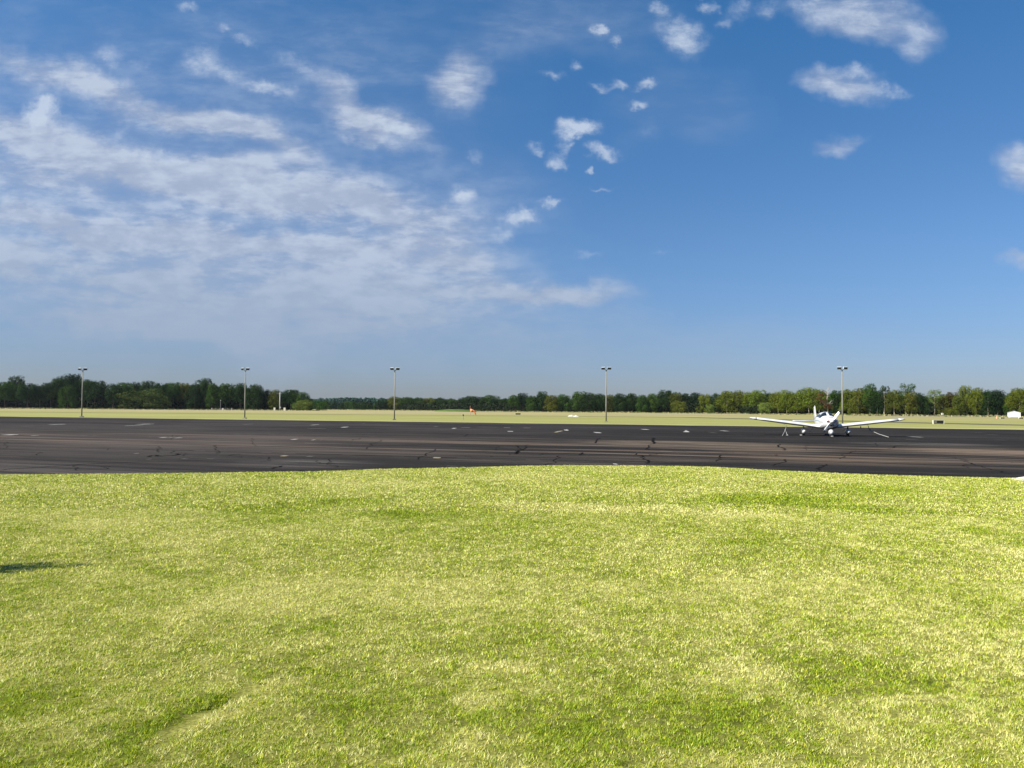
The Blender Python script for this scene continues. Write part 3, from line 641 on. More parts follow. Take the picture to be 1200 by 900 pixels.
# front-row trees read from the photograph: centre px, top py, width px, depth m, kind, colour, pale trunk
T = [(-34,447,26,470,'oak',DARK,0),(-12,449,26,470,'oak',DARK,0),(6,448.5,24,465,'oak',MIDG,0),(20,441.5,18,485,'tall',DARK,0),(33,450,22,465,'oak',DARK,0),(47,452.5,18,470,'oak',DARK,0),(60,449,18,470,'oak',DARK,0),
     (71,444,22,475,'oak',DARK,0),(84,439.5,30,485,'oak',DEEP,0),(80,452,18,462,'full',MIDG,0),(99,446,20,480,'oak',DARK,0),(112,447.3,24,474,'oak',DARK,0),(124,455,10,478,'oak',DEEP,0),(133,450.5,16,468,'oak',DARK,0),(145,449.2,22,472,'oak',MIDG,0),(159,448.5,12,480,'oak',DARK,0),
     (175,447.5,22,476,'oak',DARK,0),(190,450,20,470,'oak',DARK,0),(204,449.3,20,472,'oak',MIDG,0),(216,450,18,474,'oak',OLV,0),(228,451,14,470,'full',DARK,0),(240,444.2,20,482,'oak',DARK,0),(249,449.5,16,470,'full',MIDG,0),(265,450.5,20,472,'oak',MIDG,0),
     (282,449.8,20,470,'oak',DARK,0),(299,451,22,470,'full',DARK,0),(313,457,15,474,'full',DEEP,0),(323,457,18,470,'full',OLV,0),(341,457.3,22,470,'oak',DARK,0),(353,460,20,466,'full',MIDG,0),
     (172,456.5,46,452,'bush',BSH,0),(357,469,20,455,'bush',LIM,0),(374,469.5,18,455,'bush',MIDG,0),
     # middle
     (450,470,14,640,'oak',DEEP,0),(463,465,16,640,'full',OLV,0),(477,465.5,16,640,'full',MIDG,0),(491,466,15,640,'full',MIDG,0),(503,466.5,16,640,'full',OLV,0),(516,466,16,640,'full',DARK,0),(529,467,14,640,'full',MIDG,0),(542,466,16,620,'full',DARK,0),
     (553,464.5,15,600,'oak',DARK,0),(564,465.5,12,600,'oak',DEEP,0),(575,463.5,18,590,'oak',MIDG,0),(586,468,14,590,'full',DARK,0),(594,467,14,580,'full',DARK,0),
     (604,463.5,16,520,'oak',MIDG,0),(613,461,13,520,'tall',DEEP,0),(624,464,14,510,'full',MIDG,0),(636,459.3,15,510,'oak',DARK,0),(647,463.5,18,500,'full',OLV,0),(660,462.5,16,500,'full',MIDG,0),(680,459.5,20,495,'oak',MIDG,0),
     (690,460.5,18,490,'full',DARK,0),(703,462,16,490,'oak',DARK,0),(714,463,16,490,'full',OLV,0),(727,461.5,16,485,'full',DARK,0),(741,461.5,16,485,'oak',DARK,0),(753,463,12,480,'full',MIDG,0),(765,462,16,480,'oak',MIDG,0),
     (781,457.6,18,475,'oak',DARK,0),(793,460,16,470,'full',OLV,0),(804,461.5,14,470,'oak',DARK,0),(815,460.5,14,470,'oak',DEEP,0),(827,462,18,460,'full',YEL,0),(839,461,14,455,'full',DARK,0),
     (852,459,22,445,'oak',YEL,1),(866,458,20,440,'full',OLV,0),(878,460,16,435,'oak',YEL,1),(889,458,22,430,'oak',YEL,0),(901,461,14,430,'full',DARK,0),(897,472,14,400,'oak',LIM,1),
     (912,460,18,400,'oak',YEL,1),(922,458,18,395,'oak',YEL,1),(934,460,18,390,'oak',YEL,1),(948,455,24,385,'oak',YEL,1),(960,457.5,18,380,'oak',OLV,1),
     (981,458.5,20,375,'oak',MIDG,0),(995,457,20,368,'full',YEL,0),(1006,456,20,362,'oak',OLV,1),(1020,450.8,18,358,'tall',MIDG,1),(1028,459,18,356,'full',DARK,1),(1036,452,14,352,'pine',DARK,1),
     (1048,458,18,350,'oak',OLV,1),(1062,449.3,22,348,'pine',MIDG,1),(1068,460,16,345,'oak',OLV,1),(1078,461,14,345,'full',DARK,1),(1095,456.5,20,345,'pine',LIM,1),(1104,463,14,345,'oak',OLV,1),
     (1116,460.5,16,345,'oak',BRN,1),(1124,464,14,340,'full',OLV,0),(1133,453,18,340,'tall',YEL,1),(1144,455.5,18,338,'oak',YEL,1),(1158,457.5,18,335,'full',DARK,1),(1169,457.5,18,335,'oak',DEEP,1),(1186,461,16,330,'full',MIDG,0),(1195,455.5,24,325,'oak',YEL,1),
     (1214,454,24,325,'oak',MIDG,1),(1234,452,24,325,'oak',DARK,1),(832,474,12,430,'bush',LIM,0),(797,470,14,452,'bush',OLV,0),(1113,478,12,325,'bush',OLV,0)]
LAND = [(96, 'the leftmost light pole'), (287, 'the second light pole'), (462, 'the middle light pole'), (710, 'the fourth light pole'), (987, 'the light pole behind the aeroplane'), (1188, 'the white shed')]
OR = ['first', 'second', 'third', 'fourth', 'fifth', 'sixth', 'seventh', 'eighth', 'ninth', 'tenth', 'eleventh', 'twelfth', 'thirteenth', 'fourteenth']
cells = {}
for i, t in enumerate(T):
    b = min(range(6), key=lambda j: abs(LAND[j][0] - t[0])); side = 'left' if t[0] < LAND[b][0] else 'right'
    cells.setdefault((b, side, t[4] == 'bush'), []).append(i)
LBL = {}
for (b, side, bush), ids in cells.items():
    ids.sort(key=lambda i: abs(T[i][0] - LAND[b][0]))
    for k, i in enumerate(ids):
        t = T[i]; noun = CN[t[5]] + ' ' + KN[t[4]]
        what = 'bush' if bush else 'tree'
        LBL[i] = f"{noun}, {OR[k]} {what} {side} of {LAND[b][1]}"
random.seed(3)
for i, (cx, ty, wpx, D, kind, col, pale) in enumerate(T):
    z = zat(cx, ty, D) * 1.05; w = wpx / F * D * (1.12 if kind != 'pine' else 1.25)
    nm = {'oak': 'broadleaf_tree', 'full': 'broadleaf_tree', 'pine': 'tall_tree', 'bush': 'bush', 'tall': 'broadleaf_tree'}[kind]
    tree(nm, atD(cx, D), z, w, kind, col, pale, LBL[i], 'bush' if kind == 'bush' else 'tree')
# trees behind the front row, a little lower so the skyline stays that of the front row
SKY_X = [-60, 5, 45, 60, 84, 112, 124, 145, 175, 204, 240, 265, 299, 313, 341, 357, 372]
SKY_Y = [447, 448, 453, 450, 441, 448, 455, 450, 449, 450, 446, 451, 452, 458, 458, 462, 472]
def back(x0, x1, step, depth_f, sky, cols, group, label, dd=(14, 32), drop=1.5):
    for r_, d in enumerate(dd):
        x = x0 + r_ * step / 3
        while x < x1:
            xx = x + random.uniform(-2, 2); D = depth_f(xx) + d + random.uniform(-4, 4)
            ty = sky(xx) + drop + random.uniform(0, 2.5); h = zat(xx, ty, D)
            tree('background_tree', atD(xx, D), h, h * random.uniform(0.55, 0.75), random.choice(('full', 'full', 'oak')), random.choice(cols), False, label, 'tree', group)
            x += step
fs = lambda xx: float(np.interp(xx, SKY_X, SKY_Y))
back(-60, 368, 11, lambda x: 480, fs, (DARK, DEEP), 'trees packed behind the front row of the left wood', 'dark tree packed behind the front row of the left wood')
MX = sorted([(t[0], t[1]) for t in T if t[0] > 440 and t[4] != 'bush' and t[1] < 468 and t[4] not in ('pine', 'tall')])
fm = lambda xx: float(np.interp(xx, [a[0] for a in MX], [a[1] for a in MX]))
fd = lambda xx: float(np.interp(xx, [440, 600, 720, 850, 900, 1000, 1100, 1240], [650, 545, 500, 460, 415, 380, 360, 345]))
back(446, 965, 12, fd, fm, (DARK, DARK, MIDG), 'trees packed behind the front row of the middle wood', 'green tree packed behind the front row of the middle wood')
back(966, 1245, 12, fd, fm, (DARK, DEEP, MIDG), 'trees packed behind the front row of the right wood', 'dark tree packed behind the front row of the right wood')
# dead and browning tree behind the cockpit
D = 370; loc = atD(970, D); h = zat(970, 451.5, D)
root = empty('dead_tree', loc, 0.6, 'bare grey dead tree with rusty brown leaf clusters, behind the cockpit of the aeroplane', 'tree')
BARKG = simple_mat('grey_bark', (0.30, 0.27, 0.24), 0.9, spec=0.1, var=0.2)
dm = trunk_mesh('dead_trunk', 9, 'dead', BARKG); t = link(bpy.data.objects.new('trunk', dm), root); t.scale = (h, h, h)
for (px, py, s) in ((962, 463, 2.2), (964, 470, 2.6), (969, 476, 3.0), (973, 478, 2.2), (959, 467, 2.0)):
    o = link(bpy.data.objects.new('leaf_cluster', CROWN['bush'][0]), root); o.scale = (s * 1.4, s, s * 0.8); o.color = (0.15, 0.075, 0.03, 1)
    wp = atD(px, D - 2, zat(px, py, D) - s * 0.4); o.location = (Matrix.Rotation(-0.6, 4, 'Z') @ (wp - loc))
# far wood that reads as one mass
def far_mass():
    r = np.random.default_rng(40); V = []; Tn = []
    for i in range(430):
        D = r.uniform(900, 1350); px = r.uniform(330, 620); x = (px - 600) / F * D
        h = (float(np.interp(px, [330, 372, 420, 480, 620], [474, 466.8, 466.4, 467.5, 469])) ); h = zat(px, h, D) * r.uniform(0.82, 1.04)
        w = h * r.uniform(0.35, 0.5); ns = 180
        d = r.normal(0, 1, (ns, 3)); d /= np.linalg.norm(d, axis=1)[:, None]
        P = np.array([x, D, h * 0.5]) + d * np.array([w, w, h * 0.5]) * r.uniform(0.8, 1.05, (ns, 1))
        P[:, 2] = np.clip(P[:, 2], 0, 99)
        t1 = r.normal(0, 1, (ns, 3)); t1 /= np.linalg.norm(t1, axis=1)[:, None]
        t2 = np.cross(t1, r.normal(0, 1, (ns, 3))); t2 /= np.linalg.norm(t2, axis=1)[:, None]
        sz = r.uniform(0.7, 1.5, (ns, 1))
        V.append(np.stack([P - t1 * sz, P + t2 * sz, P + t1 * sz, P - t2 * sz], 1).reshape(-1, 3)); tv = r.uniform(0.75, 1.25)
        Tn.append(np.tile([tv, tv, tv, 1], (ns * 4, 1)))
    V = np.concatenate(V); Tn = np.concatenate(Tn)
    me = arr_mesh('far_wood', V, np.arange(len(V)).reshape(-1, 4), 4, LEAF)
    ca = me.attributes.new('tint', 'FLOAT_COLOR', 'POINT'); ca.data.foreach_set('color', Tn.astype(np.float32).ravel())
    o = link(bpy.data.objects.new('far_wood', me)); o.color = (0.030, 0.066, 0.050, 1)  # blue of the distance haze is mixed into this leaf colour
    tag(o, 'hazy blue-green wood far beyond the field between the left wood and the middle light pole', 'wood', kind='stuff')
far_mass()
for k, (x0, x1) in enumerate(((375, 446),)):
    x = x0; g = 0
    while x < x1:
        D = random.uniform(660, 720); ty = random.uniform(468.5, 472); h = zat(x, ty, D)
        tree('distant_tree', atD(x, D), h, h * 0.9, 'full', random.choice((MIDG, DARK, OLV)), False, 'small distant tree at the foot of the hazy far wood', 'tree', 'small trees at the foot of the hazy far wood')
        x += random.uniform(6, 9)

# low shrubs and dry weeds along the foot of the woods
def undergrowth():
    r = np.random.default_rng(78); n = 60000
    px = r.uniform(-70, 1270, n); D0 = np.interp(px, [0, 370, 380, 450, 600, 720, 850, 900, 1000, 1100, 1240], [466, 466, 645, 640, 530, 490, 442, 400, 366, 346, 330])
    D = D0 + 6 + 16 * r.random(n); X = (px - 600) / F * D; keep = ~((px > 366) & (px < 440)); X, D, px = X[keep], D[keep], px[keep]; n = len(X)
    z = 0.1 + r.random(n) * (2.5 + 5.0 * fbm(X * 0.12, X * 0 + 2, 5, 3)); sz = r.uniform(0.35, 0.7, (n, 1)); P = np.stack([X, D, z], -1)
    nn = np.array([0, -1, 0.5]) + r.normal(0, 0.7, (n, 3)); nn /= np.linalg.norm(nn, axis=1)[:, None]
    t1 = np.cross(nn, r.normal(0, 1, (n, 3))); t1 /= np.linalg.norm(t1, axis=1)[:, None]; t2 = np.cross(nn, t1)
    V = np.stack([P - t1 * sz, P + t2 * sz, P + t1 * sz, P - t2 * sz], 1).reshape(-1, 3); me = arr_mesh('undergrowth', V, np.arange(len(V)).reshape(-1, 4), 4, LEAF)
    tv = r.uniform(0.6, 1.3, n); c = np.repeat(np.stack([tv, tv, tv, tv * 0 + 1], -1), 4, 0)
    ca = me.attributes.new('tint', 'FLOAT_COLOR', 'POINT'); ca.data.foreach_set('color', c.astype(np.float32).ravel())
    o = link(bpy.data.objects.new('undergrowth', me)); o.color = (0.014, 0.022, 0.008, 1); tag(o, 'dense dark undergrowth between the trunks of the woods', 'undergrowth', kind='stuff')
undergrowth()
def weeds():
    r = np.random.default_rng(77); n = 9000
    px = r.uniform(-60, 1260, n); D0 = np.interp(px, [0, 370, 380, 450, 600, 720, 850, 900, 1000, 1100, 1240], [458, 452, 650, 630, 500, 478, 432, 385, 350, 330, 318])
    D = D0 - r.exponential(6, n) + 3; X = (px - 600) / F * D
    h = r.uniform(0.2, 0.8, n) * (0.4 + fbm(px * 0.15, px * 0, 5, 3)) ; a = r.uniform(0, np.pi, n); w = r.uniform(0.3, 0.9, n)
    P0 = np.stack([X - np.cos(a) * w, D - np.sin(a) * w, 0 * X - 0.03], -1); P1 = np.stack([X + np.cos(a) * w, D + np.sin(a) * w, 0 * X - 0.03], -1); P2 = np.stack([X + r.normal(0, .2, n), D, h], -1)
    V = np.stack([P0, P1, P2], 1).reshape(-1, 3); me = arr_mesh('dry_weeds', V, np.arange(len(V)).reshape(-1, 3), 3, LEAF)
    c = np.where((r.random(n) < 0.5)[:, None], [0.26, 0.23, 0.11], [0.13, 0.15, 0.05]); c = np.concatenate([np.repeat(c, 3, 0), np.ones((3 * n, 1))], 1)
    ca = me.attributes.new('tint', 'FLOAT_COLOR', 'POINT'); ca.data.foreach_set('color', c.astype(np.float32).ravel())
    o = link(bpy.data.objects.new('dry_weeds', me)); tag(o, 'rough dry weeds along the foot of the woods', 'weeds', kind='stuff')
weeds()
# grassy mound
bm = bmesh.new(); c = atD(534, 470)
rings = []
for k in range(6):
    t = k / 5; rr = 1 - t ** 1.5 * 0.85
    rings.append([Vector((c.x + math.cos(a) * 13 * rr + 0.7 * math.sin(3 * a + k), c.y + math.sin(a) * 8 * rr, -0.05 + 1.7 * math.sin(t * math.pi / 2) * 0.8)) for a in [2 * math.pi * j / 28 for j in range(28)]])
loft(bm, rings)
o = bm_obj('grassy_mound', bm, simple_mat('mound_grass', (0.075, 0.11, 0.025), 0.95, spec=0.1, var=0.3, scale=0.3), smooth=True); o['kind'] = 'structure'

# unseen shrub added off the left edge, shaped to cast the lawn shadow
tip = at(88, 667.5); sh_h = 2.3; L_ = sh_h / math.tan(el); sdir = Vector((-sun_dir.x, -sun_dir.y, 0)).normalized()
base_ = tip - sdir * (L_ * 0.97)
root = empty('unseen_shadow_shrub', (base_.x, base_.y, 0.05), 0.3, 'added unseen shrub beyond the left edge, placed for its shadow on the lawn', 'shrub')
t = link(bpy.data.objects.new('trunk', TRUNK['bush'][0]), root); t.scale = (1.1, 1.1, sh_h)
c = link(bpy.data.objects.new('crown', CROWN['bush'][1]), root); c.scale = (0.62, 0.62, sh_h); c.color = (*DARK, 1)

# ------------------------------------------------------------------ light poles
POLE = simple_mat('concrete_pole', (0.20, 0.19, 0.16), 0.85, var=0.2, scale=1.5)
HEAD = simple_mat('lamp_housing', (0.5, 0.53, 0.54), 0.45, metal=0.3, var=0.1)
LENS = simple_mat('lamp_lens', (0.012, 0.014, 0.016), 0.4, spec=0.3, var=0.1)
STEEL = simple_mat('galvanised_steel', (0.30, 0.31, 0.32), 0.5, metal=0.6, var=0.15)
def pole_parts(root):
    bm = bmesh.new(); add_tube(bm, [(0, 0, -0.1), (0, 0, 3.0), (0, 0, 7.55)], [0.105, 0.09, 0.065], 10); bm_obj('pole_shaft', bm, POLE, root, True)
    bm = bmesh.new(); add_box(bm, (0, 0, 0.05), (0.5, 0.5, 0.16), bevel=0.02); bm_obj('footing', bm, POLE, root)
    bm = bmesh.new(); add_tube(bm, [(0, 0, 7.5), (0, 0, 7.62)], 0.11, 10)
    for s in (-1, 1): add_tube(bm, [(0, 0, 7.58), (s * 0.22, 0, 7.66), (s * 0.34, 0, 7.82)], 0.035, 6)
    bm_obj('bracket', bm, STEEL, root, True)
    for s, tilt, yaw in ((-1, 17, -0.45), (1, 14, 0.1)):
        rot = Matrix.Rotation(yaw, 3, 'Z') @ Matrix.Rotation(math.radians(tilt), 3, 'X')
        c = Vector((s * 0.42, -0.05, 7.86))
        bm = bmesh.new(); add_box(bm, c, (0.58, 0.26, 0.34), rot, 0.03)
        add_box(bm, c + rot @ Vector((0, 0.19, 0.0)), (0.36, 0.14, 0.22), rot, 0.02)
        h = bm_obj('lamp_head', bm, HEAD, root)
        bm = bmesh.new(); add_box(bm, c + rot @ Vector((0, -0.135, -0.01)), (0.53, 0.014, 0.28), rot)
        add_box(bm, c + rot @ Vector((0, -0.01, -0.176)), (0.53, 0.22, 0.012), rot); bm_obj('lens', bm, LENS, h)
PL = [(96.5, 126, 'leftmost pale light pole with twin floodlights, before the dark left wood'), (287.3, 122, 'second light pole from the left, left lamp dark and right lamp glinting'),
      (462.5, 118, 'middle light pole with twin floodlights, before the far treeline'), (710.5, 112.5, 'fourth light pole from the left, right of the orange windsock'), (987.2, 107.5, 'rightmost light pole, standing behind the white aeroplane')]
def copy_tree(o, parent=None):
    c = o.copy(); COL.objects.link(c); c.parent = parent
    for ch in list(o.children): copy_tree(ch, c)
    return c
p0 = empty('light_pole', atD(PL[0][0], PL[0][1]), 0.12, PL[0][2], 'light pole', 'light poles along the far edge of the apron')
pole_parts(p0)
for (px, D, lb), rz in zip(PL[1:], (-0.15, 0.2, -0.1, 0.0)):
    c = copy_tree(p0); c.location = atD(px, D); c.rotation_euler = (0, 0, rz); c['label'] = lb

# ------------------------------------------------------------------ aeroplane
WHITE = simple_mat('white_aircraft_paint', (0.50, 0.50, 0.485), 0.32, var=0.04, scale=1.5, coat=0.4)
GLASS = simple_mat('cockpit_glass', (0.012, 0.016, 0.018), 0.12, var=0.2, spec=0.35)
BLUEG = simple_mat('blue_grey_stripe', (0.32, 0.38, 0.42), 0.4, var=0.05)
REDP = simple_mat('red_plug', (0.30, 0.03, 0.03), 0.7, var=0.1)
RUB = simple_mat('black_rubber', (0.02, 0.02, 0.02), 0.8, var=0.2)
MET = simple_mat('bare_metal', (0.55, 0.55, 0.56), 0.3, metal=0.9, var=0.1)
BLK = simple_mat('black_paint', (0.025, 0.025, 0.03), 0.5, var=0.2)
PROPW = simple_mat('propeller_face', (0.66, 0.67, 0.68), 0.35, metal=0.2, var=0.05)
CTR = atD(967.2, 56.5)
YAW = 12.0
hd = math.radians(YAW); head = Vector((-math.sin(hd), -math.cos(hd), 0))
plane = empty('aeroplane', CTR, math.atan2(head.y, head.x), 'white low-wing single-engine aeroplane parked nose-on at the right of the apron', 'aeroplane')
#       x     zb    zt    hw   narrowing above the sill
SEC = [(2.40, .80, 1.20, .30, 0), (2.34, .70, 1.27, .40, 0), (2.10, .60, 1.33, .50, 0), (1.60, .52, 1.38, .55, 0), (1.15, .48, 1.41, .57, 0.02),
       (0.85, .46, 1.58, .58, .14), (0.50, .46, 1.71, .58, .26), (0.0, .47, 1.745, .58, .28), (-0.6, .50, 1.72, .57, .28), (-1.2, .56, 1.60, .52, .25), (-1.8, .64, 1.44, .42, .15),
       (-2.8, .76, 1.28, .26, 0), (-3.8, .86, 1.18, .14, 0), (-4.5, .94, 1.12, .06, 0)]
def sec(x):
    xs = [s[0] for s in SEC][::-1]
    return [float(np.interp(x, xs, [s[j] for s in SEC][::-1])) for j in range(1, 5)]
def fus(x, a, off=0.0):
    zb, zt, hw, nr = sec(x); zc = (zb + zt) / 2; hh = (zt - zb) / 2
    if x > -1.8 and x < 1.3: zc = min(zc, 0.98); 
    up = zt - zc; dn = zc - zb
    ca, sa_ = math.cos(a), math.sin(a)
    y = math.copysign(abs(ca) ** 0.62, ca) * (hw + off); s_ = math.copysign(abs(sa_) ** 0.75, sa_)
    z = zc + (s_ * (up + off) if s_ > 0 else s_ * (dn + off))
    sill = 1.30
    if z > sill and zt > sill + 0.03: y *= 1 - nr * min(1, (z - sill) / 0.42)
    return Vector((x, y, z))
xs = []
for i in range(len(SEC) - 1):
    n = 3
    for k in range(n): xs.append(SEC[i][0] + (SEC[i + 1][0] - SEC[i][0]) * k / n)
xs.append(SEC[-1][0])
bm = bmesh.new(); loft(bm, [[fus(x, 2 * math.pi * k / 40) for k in range(40)] for x in xs])
body = bm_obj('fuselage', bm, WHITE, plane, True)
def patch(name, xa, xb, aa, ab, mat, parent, off=0.012, nx_=8, na=8, f=None):
    bm = bmesh.new(); G = []
    for i in range(nx_ + 1):
        row = []
        for j in range(na + 1):
            u_, v_ = i / nx_, j / na
            x = xa + (xb - xa) * u_; a = aa + (ab - aa) * v_
            if f: x, a = f(u_, v_)
            row.append((x, a))
        G.append(row)
    vo = [[bm.verts.new(fus(x, a, off)) for (x, a) in r] for r in G]; vi = [[bm.verts.new(fus(x, a, -0.006)) for (x, a) in r] for r in G]
    for i in range(nx_):
        for j in range(na):
            bm.faces.new((vo[i][j], vo[i + 1][j], vo[i + 1][j + 1], vo[i][j + 1]))
    for i in range(nx_):
        bm.faces.new((vo[i][0], vi[i][0], vi[i + 1][0], vo[i + 1][0])); bm.faces.new((vo[i][na], vo[i + 1][na], vi[i + 1][na], vi[i][na]))
    for j in range(na):
        bm.faces.new((vo[0][j], vo[0][j + 1], vi[0][j + 1], vi[0][j])); bm.faces.new((vo[nx_][j], vi[nx_][j], vi[nx_][j + 1], vo[nx_][j + 1]))
    return bm_obj(name, bm, mat, parent, True)
rd = math.radians
for s in (1, -1):
    A = (lambda d: rd(d)) if s > 0 else (lambda d: math.pi - rd(d))
    def wf(u_, v_, A=A):       # windshield pane: narrower at its foot
        x = 1.04 - 0.54 * u_; zb, zt, hw, nr = sec(x); up = zt - 0.98
        lo_ = math.degrees(math.asin(min(0.97, (max(0.05, 1.31 - 0.98) / up) ** (1 / 0.75)))); hi = 87.0
        return x, A(lo_ + (hi - lo_) * v_)
    patch('windshield', 0, 0, 0, 0, GLASS, plane, f=wf)
    def s1(u_, v_, A=A):
        x = 0.42 - 0.78 * u_; return x, A(24 + (21 * v_))
    patch('side_window', 0, 0, 0, 0, GLASS, plane, f=s1)
    def s2(u_, v_, A=A):
        x = -0.44 - 0.70 * u_; return x, A(24 + (20 - 6 * u_) * v_)
    patch('side_window', 0, 0, 0, 0, GLASS, plane, f=s2)
    patch('stripe', 2.2, -3.6, A(4), A(11), BLUEG, plane, 0.006, 24, 2)
    # intake opening with its red plug
    bm = bmesh.new(); add_box(bm, (2.385, s * 0.235, 1.08), (0.05, 0.21, 0.13), bevel=0.02); it = bm_obj('air_intake', bm, BLK, plane)
    bm = bmesh.new(); add_box(bm, (2.415, s * 0.235, 1.08), (0.04, 0.17, 0.10), bevel=0.02); bm_obj('plug', bm, REDP, it)
patch('painted_cowl_shade', 2.392, 1.70, rd(-85), rd(4), simple_mat('cowl_shade_paint', (0.05, 0.038, 0.034), 0.7, var=0.3), plane, 0.008, 6, 8)  # shade on the cowl flank away from the sun, painted as a dark patch
bm = bmesh.new(); add_box(bm, (2.36, 0, 0.80), (0.10, 0.26, 0.16), bevel=0.03); bm_obj('lower_air_intake', bm, BLK, plane)
# spinner and propeller
bm = bmesh.new(); loft(bm, [[Vector((x, r * math.cos(a), 1.09 + r * math.sin(a))) for a in [2 * math.pi * k / 20 for k in range(20)]] for x, r in ((2.38, .165), (2.50, .16), (2.60, .13), (2.68, .085), (2.73, .03))])
bm_obj('spinner', bm, WHITE, plane, True)
pr_ang = rd(37)
for s in (1, -1):
    # plane nose-on: local +y points to the right of the picture
    dirv = Vector((0, math.sin(pr_ang), math.cos(pr_ang))) * s; side = Vector((0, math.cos(pr_ang), -math.sin(pr_ang)))
    rings = []
    for t, ch, tw in ((0.10, .09, 50), (0.22, .15, 38), (0.40, .185, 26), (0.60, .185, 19), (0.80, .165, 15), (0.92, .13, 13), (0.965, .06, 12)):
        c = Vector((2.47, 0, 1.09)) + dirv * t; cd = side * math.cos(rd(tw)) * s + Vector((math.sin(rd(tw)), 0, 0)); nn = cd.cross(dirv).normalized()
        rings.append([c + cd * (ch / 2 * math.cos(a)) + nn * (0.018 * math.sin(a)) for a in [2 * math.pi * k / 12 for k in range(12)]])
    bm = bmesh.new(); loft(bm, rings); bl = bm_obj('propeller_blade', bm, PROPW, plane, True)
    bm = bmesh.new(); loft(bm, [[p + (p - Vector((2.47, 0, 1.09)) - dirv * t_) * 0.05 for p in rg] for rg, t_ in zip(rings[-3:], (0.80, 0.92, 0.965))]); bm_obj('blade_tip', bm, BLK, bl, True)
# wings
def airfoil(n=20, th=0.165):
    P = []
    for k in range(n):
        a = 2 * math.pi * k / n; x = 0.5 + 0.5 * math.cos(a); yt = th * 5 * (0.2969 * math.sqrt(x) - 0.126 * x - 0.3516 * x ** 2 + 0.2843 * x ** 3 - 0.1015 * x ** 4)
        P.append((x, (1.15 if math.sin(a) >= 0 else -0.90) * yt))
    return P
AF = airfoil(28)
def wing_sec(y, s):
    ys = [0.35, 0.62, 1.0, 2.9, 5.10, 5.26, 5.34]; ch = [2.15, 1.92, 1.63, 1.58, 1.12, 0.95, 0.6]; le = [1.05, 0.86, 0.66, 0.62, 0.45, 0.34, 0.15]
    c = float(np.interp(y, ys, ch)); l = float(np.interp(y, ys, le)); z = 0.66 + max(0, y - 0.5) * math.tan(rd(7))
    th = 1.0 if y < 5.1 else (0.8 if y < 5.3 else 0.3)
    return [Vector((l - px * c, s * y, z + pz * c * th)) for px, pz in AF]
for s in (1, -1):
    bm = bmesh.new(); loft(bm, [wing_sec(y, s) for y in (0.30, 0.62, 0.8, 1.0, 1.6, 2.2, 2.9, 3.6, 4.3, 4.86)]); wg = bm_obj('wing', bm, WHITE, plane, True)
    bm = bmesh.new(); loft(bm, [wing_sec(y, s) for y in (4.868, 5.0, 5.1, 5.2, 5.26, 5.34)]); bm_obj('wing_tip', bm, WHITE, wg, True)
    bm = bmesh.new(); zz = 0.66 + 4.6 * math.tan(rd(7)); add_box(bm, (0.43, s * 5.27, zz), (0.09, 0.05, 0.05), bevel=0.012); bm_obj('navigation_light', bm, MET, wg)
    # tie-down ring
    bm = bmesh.new(); add_tube(bm, [(0.1, s * 2.88, 0.66 + 2.4 * math.tan(rd(7)) - 0.10), (0.1, s * 2.88, 0.66 + 2.4 * math.tan(rd(7)) - 0.21)], 0.015, 6); bm_obj('tie_down_ring', bm, MET, wg)
    # main wheel: leg, tyre, hub, spat
    y = s * 1.53; zt = 0.72
    bm = bmesh.new(); add_tube(bm, [(0.02, y, zt), (0.02, y, 0.42), (0.0, y, 0.24)], [0.05, 0.045, 0.04], 8); bm_obj('gear_leg', bm, WHITE if s < 0 else BLK, plane, True)
    def disc(cx, cy, cz, r, w, mat, name, par):
        bm = bmesh.new(); loft(bm, [[Vector((cx + rr * math.cos(a), cy + yy, cz + rr * math.sin(a))) for a in [2 * math.pi * k / 20 for k in range(20)]] for rr, yy in ((r * .8, -w / 2), (r * .96, -w * .35), (r, 0), (r * .96, w * .35), (r * .8, w / 2))])
        return bm_obj(name, bm, mat, par, True)
    tyre = disc(0, y, 0.205, 0.205, 0.16, RUB, 'tyre', plane); disc(0, y, 0.205, 0.09, 0.175, MET, 'hub', tyre)
    def spat(cx, cy, name='wheel_fairing', sc_=1.0):
        bm = bmesh.new(); R2 = []
        for x, h2, w2, zc in ((0.42, .04, .04, .31), (0.36, .14, .11, .31), (0.22, .20, .16, .31), (0.0, .215, .17, .31), (-0.2, .19, .15, .31), (-0.42, .10, .08, .31), (-0.60, .02, .015, .33)):
            R2.append([Vector((cx + x * sc_, cy + w2 * sc_ * math.cos(a), zc + h2 * math.sin(a) * (1 if math.sin(a) > 0 else 0.95))) for a in [2 * math.pi * k / 18 for k in range(18)]])
        loft(bm, R2); return bm_obj(name, bm, WHITE, plane, True)
    spat(0.0, y)
# nose wheel
bm = bmesh.new(); add_tube(bm, [(1.85, 0, 0.62), (1.97, 0, 0.42), (2.02, 0, 0.24)], [0.045, 0.04, 0.04], 8); bm_obj('nose_gear_leg', bm, MET, plane, True)
tyre = disc(2.02, 0, 0.19, 0.19, 0.15, RUB, 'tyre', plane); disc(2.02, 0, 0.19, 0.08, 0.165, MET, 'hub', tyre); spat(2.02, 0, 'nose_wheel_fairing', 0.95)
